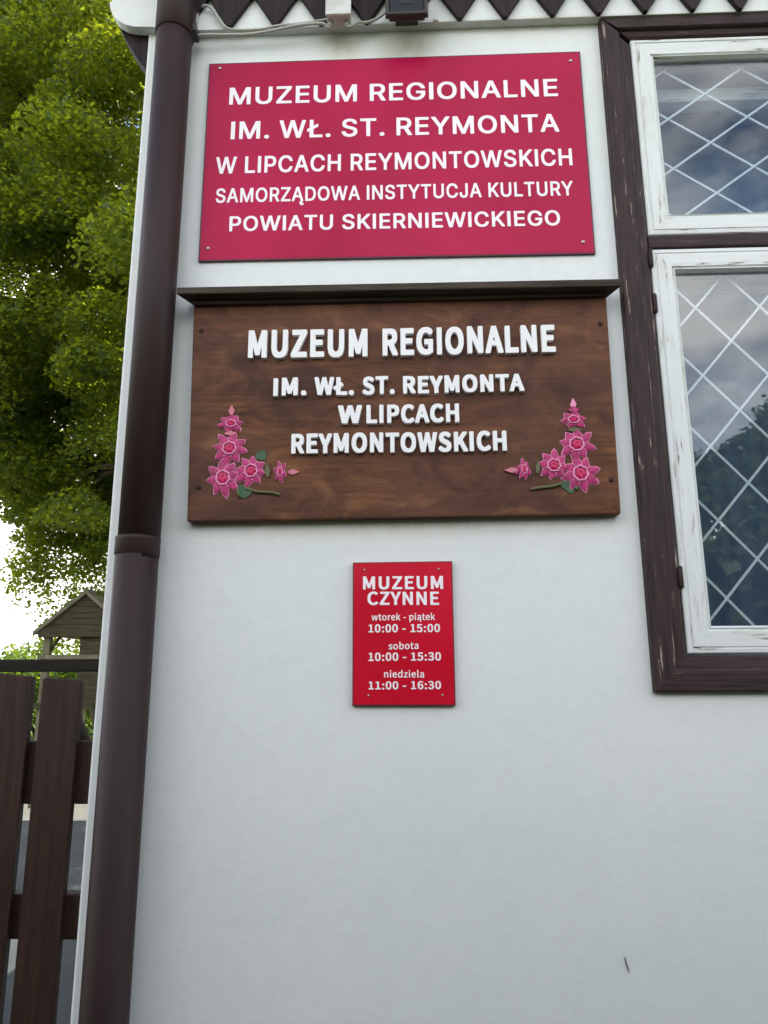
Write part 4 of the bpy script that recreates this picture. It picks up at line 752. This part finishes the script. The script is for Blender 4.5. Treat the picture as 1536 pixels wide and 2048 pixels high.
c2 = tube('cable', spline([(-0.503, yc, 3.155), (-0.500, yc, 3.192), (-0.484, yc-.004, 3.203), (-0.465, yc-.004, 3.192), (-0.447, yc-.003, 3.162), (-0.426, yc-.003, 3.136), (-0.395, yc-.004, 3.1275), (-0.345, yc-.004, 3.1275), (-0.300, yc-.010, 3.1300), (-0.245, yc-.010, 3.134), (-0.20, yc-.010, 3.140), (-0.183, yc-.006, 3.148)], 6), .0030, None, M_cable)
tag(c2, 'upper thin grey cable looping up beside the downpipe bracket', 'cable')
c3 = tube('cable', spline([(-0.136, 1.460, 3.124), (-0.128, 1.460, 3.120), (-0.110, yc-.005, 3.136), (-0.087, yc-.004, 3.137), (-0.060, yc-.006, 3.147), (-0.036, 1.455, 3.16)], 6), .0032, None, M_cable)
tag(c3, 'short grey cable linking the junction box to the floodlight', 'cable')

# ------------------------------------------------------------------ fence
M_darkrail = mat('tarred_rail', (0.014, 0.012, 0.008), 0.7, 0.15, lambda nt, b: nt.links.new(ramp(nt, noise(nt, coords(nt, (6, 60, 60), 'World'), 1, 4), [(0.3, (0.008, 0.007, 0.005)), (0.7, (0.022, 0.019, 0.013))]), b.inputs['Base Color']))
fe = thing('fence', 'dark brown board fence with rails behind, joining the house corner', 'fence', (-1.6, 1.9, 0))
xr = -0.8392
for k in range(26):
    w = 0.1010; gap = 0.0265
    x1 = xr-k*(w+gap); x0 = x1-w
    zt = 1.609+0.009*min(k, 1)+random.uniform(-.004, .004)*(k > 1)
    t0, t1 = (0.003, -0.003) if k == 0 else (0.006, -0.003)
    prism('board', [(x0, 0.06), (x1, 0.06), (x1, zt+t1-.006), (x1-.006, zt+t1), (x0+.006, zt+t0), (x0, zt+t0-.005)], 1.900, 1.922, fe, M_fence, .002)
for k in range(8):
    for zz in (1.352, 1.408, 1.030, 1.070):
        xx = xr-k*0.1275-(.03 if zz in (1.352, 1.070) else .07)
        screw(xx, 1.9003, zz, .0035, fe, M_rust)
for z0, z1 in ((1.305, 1.455), (1.000, 1.100), (0.30, 0.40)): box('rail', -4.2, -0.70, 1.9225, 1.962, z0, z1, fe, M_fence, .003)
box('top_rail', -4.2, -0.70, 1.93, 1.975, 1.627, 1.6590, fe, M_darkrail, .003)
for x in (-0.72, -2.45, -4.1): box('post', x-.045, x+.045, 1.978, 2.068, 0, 1.60, fe, M_eave, .004)
tube('brace', [(-0.965, 2.05, 1.60), (-0.72, 2.05, 1.10)], .022, fe, M_fence, 8)

# ------------------------------------------------------------------ play tower
TY = 10.0
M_twood = mat('weathered_tower_wood', (0.10, 0.08, 0.05), 0.8, 0.2, lambda nt, b: nt.links.new(ramp(nt, noise(nt, coords(nt, (4, 4, 30), 'World'), 1, 5), [(0.3, (0.028, 0.026, 0.013)), (0.7, (0.065, 0.056, 0.030))]), b.inputs['Base Color']))
M_tbarge = mat('grey_tower_boards', (0.26, 0.25, 0.22), 0.8, 0.2, lambda nt, b: nt.links.new(ramp(nt, noise(nt, coords(nt, (8, 8, 8), 'World'), 1, 5), [(0.3, (0.09, 0.085, 0.055)), (0.7, (0.18, 0.165, 0.115))]), b.inputs['Base Color']))
tw = thing('play_tower', 'small wooden play tower with gabled roof on posts beyond the fence', 'play tower', (-4.45, TY+.7, 0))
AX, AZ, EZ, HW = -4.45, 2.80, 2.27, 0.62
nb = 6
for k in range(nb):                                        # horizontal boards of the gable
    z0 = EZ+.02+k*(AZ-EZ-.04)/nb; z1 = z0+(AZ-EZ-.04)/nb-.006
    f0 = HW*(AZ-z0)/(AZ-EZ)-.03; f1 = HW*(AZ-z1)/(AZ-EZ)-.03
    prism('gable_board', [(AX-f0, z0), (AX+f0, z0), (AX+max(f1, .01), z1), (AX-max(f1, .01), z1)], TY+.02, TY+.04, tw, M_twood)
prism('gable_back', [(AX-HW+.05, EZ+.02), (AX+HW-.05, EZ+.02), (AX, AZ-.04)], TY+.041, TY+.05, tw, M_twood)
for s in (-1, 1):
    pts = [(AX+s*(HW+.06), EZ-.05), (AX+s*(HW+.06), EZ+.0), (AX, AZ+.045), (AX, AZ-.02)]
    prism('bargeboard', pts if s < 0 else pts[::-1], TY-.03, TY+.005, tw, M_tbarge)
    pts = [(AX+s*(HW+.08), EZ-.03), (AX+s*(HW+.08), EZ+.01), (AX, AZ+.06), (AX, AZ+.02)]
    prism('roof_slope', pts if s < 0 else pts[::-1], TY+.006, TY+1.5, tw, M_tbarge)
    for y in (TY+.06, TY+1.30):
        box('post', AX+s*.52-.045, AX+s*.52+.045, y, y+.09, 0, EZ+.02, tw, M_tbarge, .006)
    tube('brace', [(AX+s*.48, TY+.10, 2.02), (AX+s*.36, TY+.10, 2.20)], .022, tw, M_twood, 6)
box('eave_beam', AX-HW, AX+HW, TY-.005, TY+.055, EZ-.07, EZ+.035, tw, M_twood, .004)
box('platform', AX-.60, AX+.60, TY, TY+1.45, 1.25, 1.33, tw, M_twood)
box('side_panel', AX-.06, AX+.42, TY+.07, TY+.11, 1.33, 2.26, tw, M_twood)
box('hand_rail', AX-.60, AX+.5, TY+.0, TY+.05, 1.90, 1.96, tw, M_tbarge)
tube('ladder_leg', [(AX+.75, TY-.45, 0), (AX+.2, TY+.0, 1.3)], .035, tw, M_twood, 8)
tube('ladder_leg', [(AX+1.1, TY-.45, 0), (AX+.55, TY+.0, 1.3)], .035, tw, M_twood, 8)
for k in range(4): 
    t = (k+1)/5; tube('rung', [(AX+.75-.55*t, TY-.45+.45*t, 1.3*t), (AX+1.1-.55*t, TY-.45+.45*t, 1.3*t)], .02, tw, M_twood, 6)

# ------------------------------------------------------------------ foliage
def leaves_mesh(name, P, size, up_bias=0.7, droop=0.3):
    """P: n x 3 leaf centres; each leaf a folded four-point blade of two triangles + two"""
    n = len(P)
    nrm = rng.normal(size=(n, 3)); nrm[:, 2] = np.abs(nrm[:, 2])+up_bias; nrm /= np.linalg.norm(nrm, axis=1)[:, None]
    d = rng.normal(size=(n, 3)); d[:, 2] -= droop; d -= nrm*(d*nrm).sum(1)[:, None]; d /= np.linalg.norm(d, axis=1)[:, None]
    e = np.cross(nrm, d)
    s = size*rng.uniform(0.65, 1.25, n)[:, None]
    a = P-d*s*.5; b = P+e*s*.42-nrm*s*.08+d*s*.05; c = P+d*s*.62-nrm*s*.12; f = P-e*s*.42-nrm*s*.08+d*s*.05
    co = np.stack([a, b, c, f], 1).reshape(-1, 3)
    idx = np.arange(n)*4
    tri = np.stack([idx, idx+1, idx+2, idx, idx+2, idx+3], 1).reshape(-1)
    me = bpy.data.meshes.new(name)
    me.vertices.add(n*4); me.vertices.foreach_set('co', co.astype(np.float32).ravel())
    me.loops.add(n*6); me.loops.foreach_set('vertex_index', tri.astype(np.int32))
    me.polygons.add(n*2); me.polygons.foreach_set('loop_start', np.arange(n*2, dtype=np.int32)*3)
    me.update(calc_edges=True)
    at = me.attributes.new('tint', 'FLOAT', 'FACE')
    at.data.foreach_set('value', np.repeat(np.clip(rng.normal(.5, .22, n), 0, 1), 2).astype(np.float32))
    return me
def clump_points(c, rad, n, flat=0.55):
    v = rng.normal(size=(n, 3)); v /= np.linalg.norm(v, axis=1)[:, None]
    r = rng.uniform(0.25, 1.0, n)**0.6
    v *= r[:, None]; v[:, 2] = v[:, 2]*flat
    out = v*rad+c
    out[:, 2] -= (v[:, 0]**2+v[:, 1]**2)*rad*0.35            # tips hang down
    return out
def crown(centre, radii, nclump, nleaf, crad, size, m, parent, name='crown', keep=None, flat=.5):
    pts = []; cs_ = []
    tries = 0
    while len(cs_) < nclump and tries < nclump*30:
        tries += 1
        v = rng.normal(size=3); v /= np.linalg.norm(v); r = rng.uniform(.35, 1)**.5
        v = v*r
        p = np.array(centre)+v*np.array(radii)*(1+0.10*math.sin(v[0]*7+v[2]*5)+.05*math.sin(v[1]*13))
        q = 1.0 if keep is None else keep(p, r)
        if q <= 0: continue
        cs_.append(p)
        pts.append(clump_points(p, crad*rng.uniform(.6, 1.25), int(nleaf*q*rng.uniform(.7, 1.3)), flat))
    me = leaves_mesh(name, np.concatenate(pts), size)
    local(me, parent)
    o = obj(name, me, parent, m); o['kind'] = 'stuff'
    return o, cs_

tree = thing('maple_tree', 'tall leafy tree with hanging branches left of the house, lit from behind', 'tree', (-3.4, 10.6, 0))
def keep(p, r):
    x, y, z = p
    u = x/y                                                # drop the hidden far side
    if z < 4.9 and x < -6.2+(5.0-z)*0.55: return 0
    if z < 3.7 and x > -4.9 and y < 10.6: return 0
    if z < 3.0 and y < 10.2: return 0
    f = 1.0 if (y < 11.8) else .3
    if x > -2.0: f *= .3
    return f
cr_o, cl = crown((-3.6, 10.8, 8.3), (4.3, 3.9, 6.1), 470, 1350, 0.72, 0.068, M_leaf, tree, keep=keep, flat=.5)
bm = bmesh.new()
add_tube(bm, spline([(-3.4, 10.6, -.1), (-3.42, 10.6, 2.2), (-3.5, 10.7, 5), (-3.55, 10.8, 8.5), (-3.6, 10.8, 12.5)], 4), [max(.28-.014*k, .05) for k in range(17)], 12)
bm_obj('trunk', bm, tree, M_bark, True)
bm = bmesh.new()
for p in cl[::9]:
    z0 = max(4.6, min(11.5, p[2]-rng.uniform(.6, 2.2)))
    base = Vector((-3.5, 10.7, z0)); tip = Vector(p)
    mid = base.lerp(tip, .5)+Vector((rng.uniform(-.3, .3), rng.uniform(-.3, .3), .45))
    add_tube(bm, spline([base, mid, tip], 3), [.085, .07, .055, .045, .035, .024, .012], 6)
o = bm_obj('limbs', bm, tree, M_bark, True)
pts = []
for k in range(170):
    c = np.array((rng.uniform(-7.6, -4.2), rng.uniform(9.9, 12.4), rng.uniform(5.0, 8.6)))
    pts.append(clump_points(c, rng.uniform(.35, .7), 480, .5))
me = leaves_mesh('lower_boughs', np.concatenate(pts), .068); local(me, tree); o = obj('lower_boughs', me, tree, M_leaf); o['kind'] = 'stuff'
pts = []
for k in range(26):
    c = np.array((rng.uniform(-5.2, -4.3), rng.uniform(11.0, 12.6), rng.uniform(3.55, 5.2)))
    pts.append(clump_points(c, rng.uniform(.35, .55), 380, .6))
me = leaves_mesh('lowest_boughs', np.concatenate(pts), .068); local(me, tree); o = obj('lowest_boughs', me, tree, M_leaf); o['kind'] = 'stuff'
# thin hanging twigs at the lower left of the crown
pts = []
for k in range(64):
    x = -5.1+rng.uniform(-1.25, .9); y = 11.4+rng.uniform(-.6, .9); z = 3.6+rng.uniform(-.9, 1.7) + max(0, (-5.6-x))*0.9
    L = rng.uniform(.4, 1.0)
    n = int(190*L); t = rng.uniform(0, 1, n)
    pts.append(np.stack([x+.1*np.sin(t*3+k)+rng.normal(0, .07+.06*(1-t), n), y+rng.normal(0, .08, n), z-L*t+rng.normal(0, .05, n)], 1))
me = leaves_mesh('hanging_twigs', np.concatenate(pts), .062, .4, .9); local(me, tree); o = obj('hanging_twigs', me, tree, M_leaf); o['kind'] = 'stuff'

def bush(name, label, x, y, r, h, m, n=26, leaf=.13, nl=170, cat='bush', group=None):
    t = thing(name, label, cat, (x, y, 0), group)
    crown((x, y, h*.55), (r*.85, r*.85, h*.45), n, nl, r*.36, leaf, m, t, 'foliage', flat=.8)
    bm = bmesh.new()
    for k in range(4): add_tube(bm, [(x, y, 0), (x+r*.4*math.cos(k*1.6+.3), y+r*.4*math.sin(k*1.6+.3), h*.6)], [.05, .02], 6)
    bm_obj('stem', bm, t, M_bark, True)
    return t
G1 = 'sunlit bushes behind the play tower'
for (x, y, r, h, lab, m) in ((-10.9, 22, 1.7, 2.7, 'bright yellow green bush furthest left beyond the fence', M_leaf2), (-9.6, 25, 1.6, 3.5, 'rounded taller green bush left of the play tower roof', M_leaf3),
                             (-8.6, 21, 1.4, 2.7, 'low yellow green bush beside the play tower posts', M_leaf2), (-8.9, 24, 2.0, 2.6, 'green bush seen between the play tower posts', M_leaf3),
                             (-12.8, 24, 2.0, 2.9, 'pale green bush at the left edge of the picture', M_leaf2)):
    bush('bush', lab, x, y, r, h, m, group=G1)
# far tree line round the garden, one mass
pts = []
for k in range(90):
    a = rng.uniform(math.radians(88), math.radians(175)); R = rng.uniform(55, 80)
    c = np.array((R*math.cos(a), R*math.sin(a), rng.uniform(.8, 2.6)))
    pts.append(clump_points(c, rng.uniform(1.6, 3.2), 420, .8))
me = leaves_mesh('far_hedge', np.concatenate(pts), .42); o = obj('far_hedge', me, None, M_leaf3); o['kind'] = 'stuff'
tag(o, 'low distant green belt of shrubs on the horizon', 'shrubs')
# unseen hedge added to shade the lower wall; garden trees mirrored in the panes
hd = thing('light_block_hedge', 'added clipped hedge out of view that shades the lower wall, mirrored low in the window', 'hedge', (1.5, -1.5, 0))
n = 60000
P = np.stack([rng.uniform(-6, 9, n), -1.5+rng.uniform(-.42, .42, n), rng.uniform(.05, 2.45, n)+.06*np.sin(np.arange(n))], 1)
me = leaves_mesh('foliage', P, .10); local(me, hd); o = obj('foliage', me, hd, M_leaf3); o['kind'] = 'stuff'
bm = bmesh.new(); add_box(bm, -5.9, 8.9, -1.75, -1.25, 0, 2.3); bm_obj('light_block_core', bm, hd, M_bark)  # solid core that makes the added hedge opaque to sky light
GT = 'garden trees across the yard mirrored in the window'
for (x, y, h, r, lab) in ((9.5, -21, 9.8, 3.4, 'broad garden tree mirrored in the left part of the lower pane'), (14.5, -23, 11.2, 3.6, 'tall garden tree mirrored near the right picture edge'),
                          (5.0, -24, 9.0, 3.3, 'shorter garden tree across the yard'), (20.0, -24, 10.5, 3.8, 'wide garden tree farthest right across the yard'), (12.0, -28, 10.6, 3.8, 'garden tree standing behind the two mirrored ones')):
    t = thing('garden_tree', lab, 'tree', (x, y, 0), GT)
    crown((x, y, h*.56), (r, r, h*.45), 70, 190, r*.30, .30, M_leaf3, t, flat=.75)
    bm = bmesh.new(); add_tube(bm, [(x, y, 0), (x+.1, y, h*.3), (x, y+.1, h*.8)], [.25, .18, .05], 8); bm_obj('trunk', bm, t, M_bark, True)
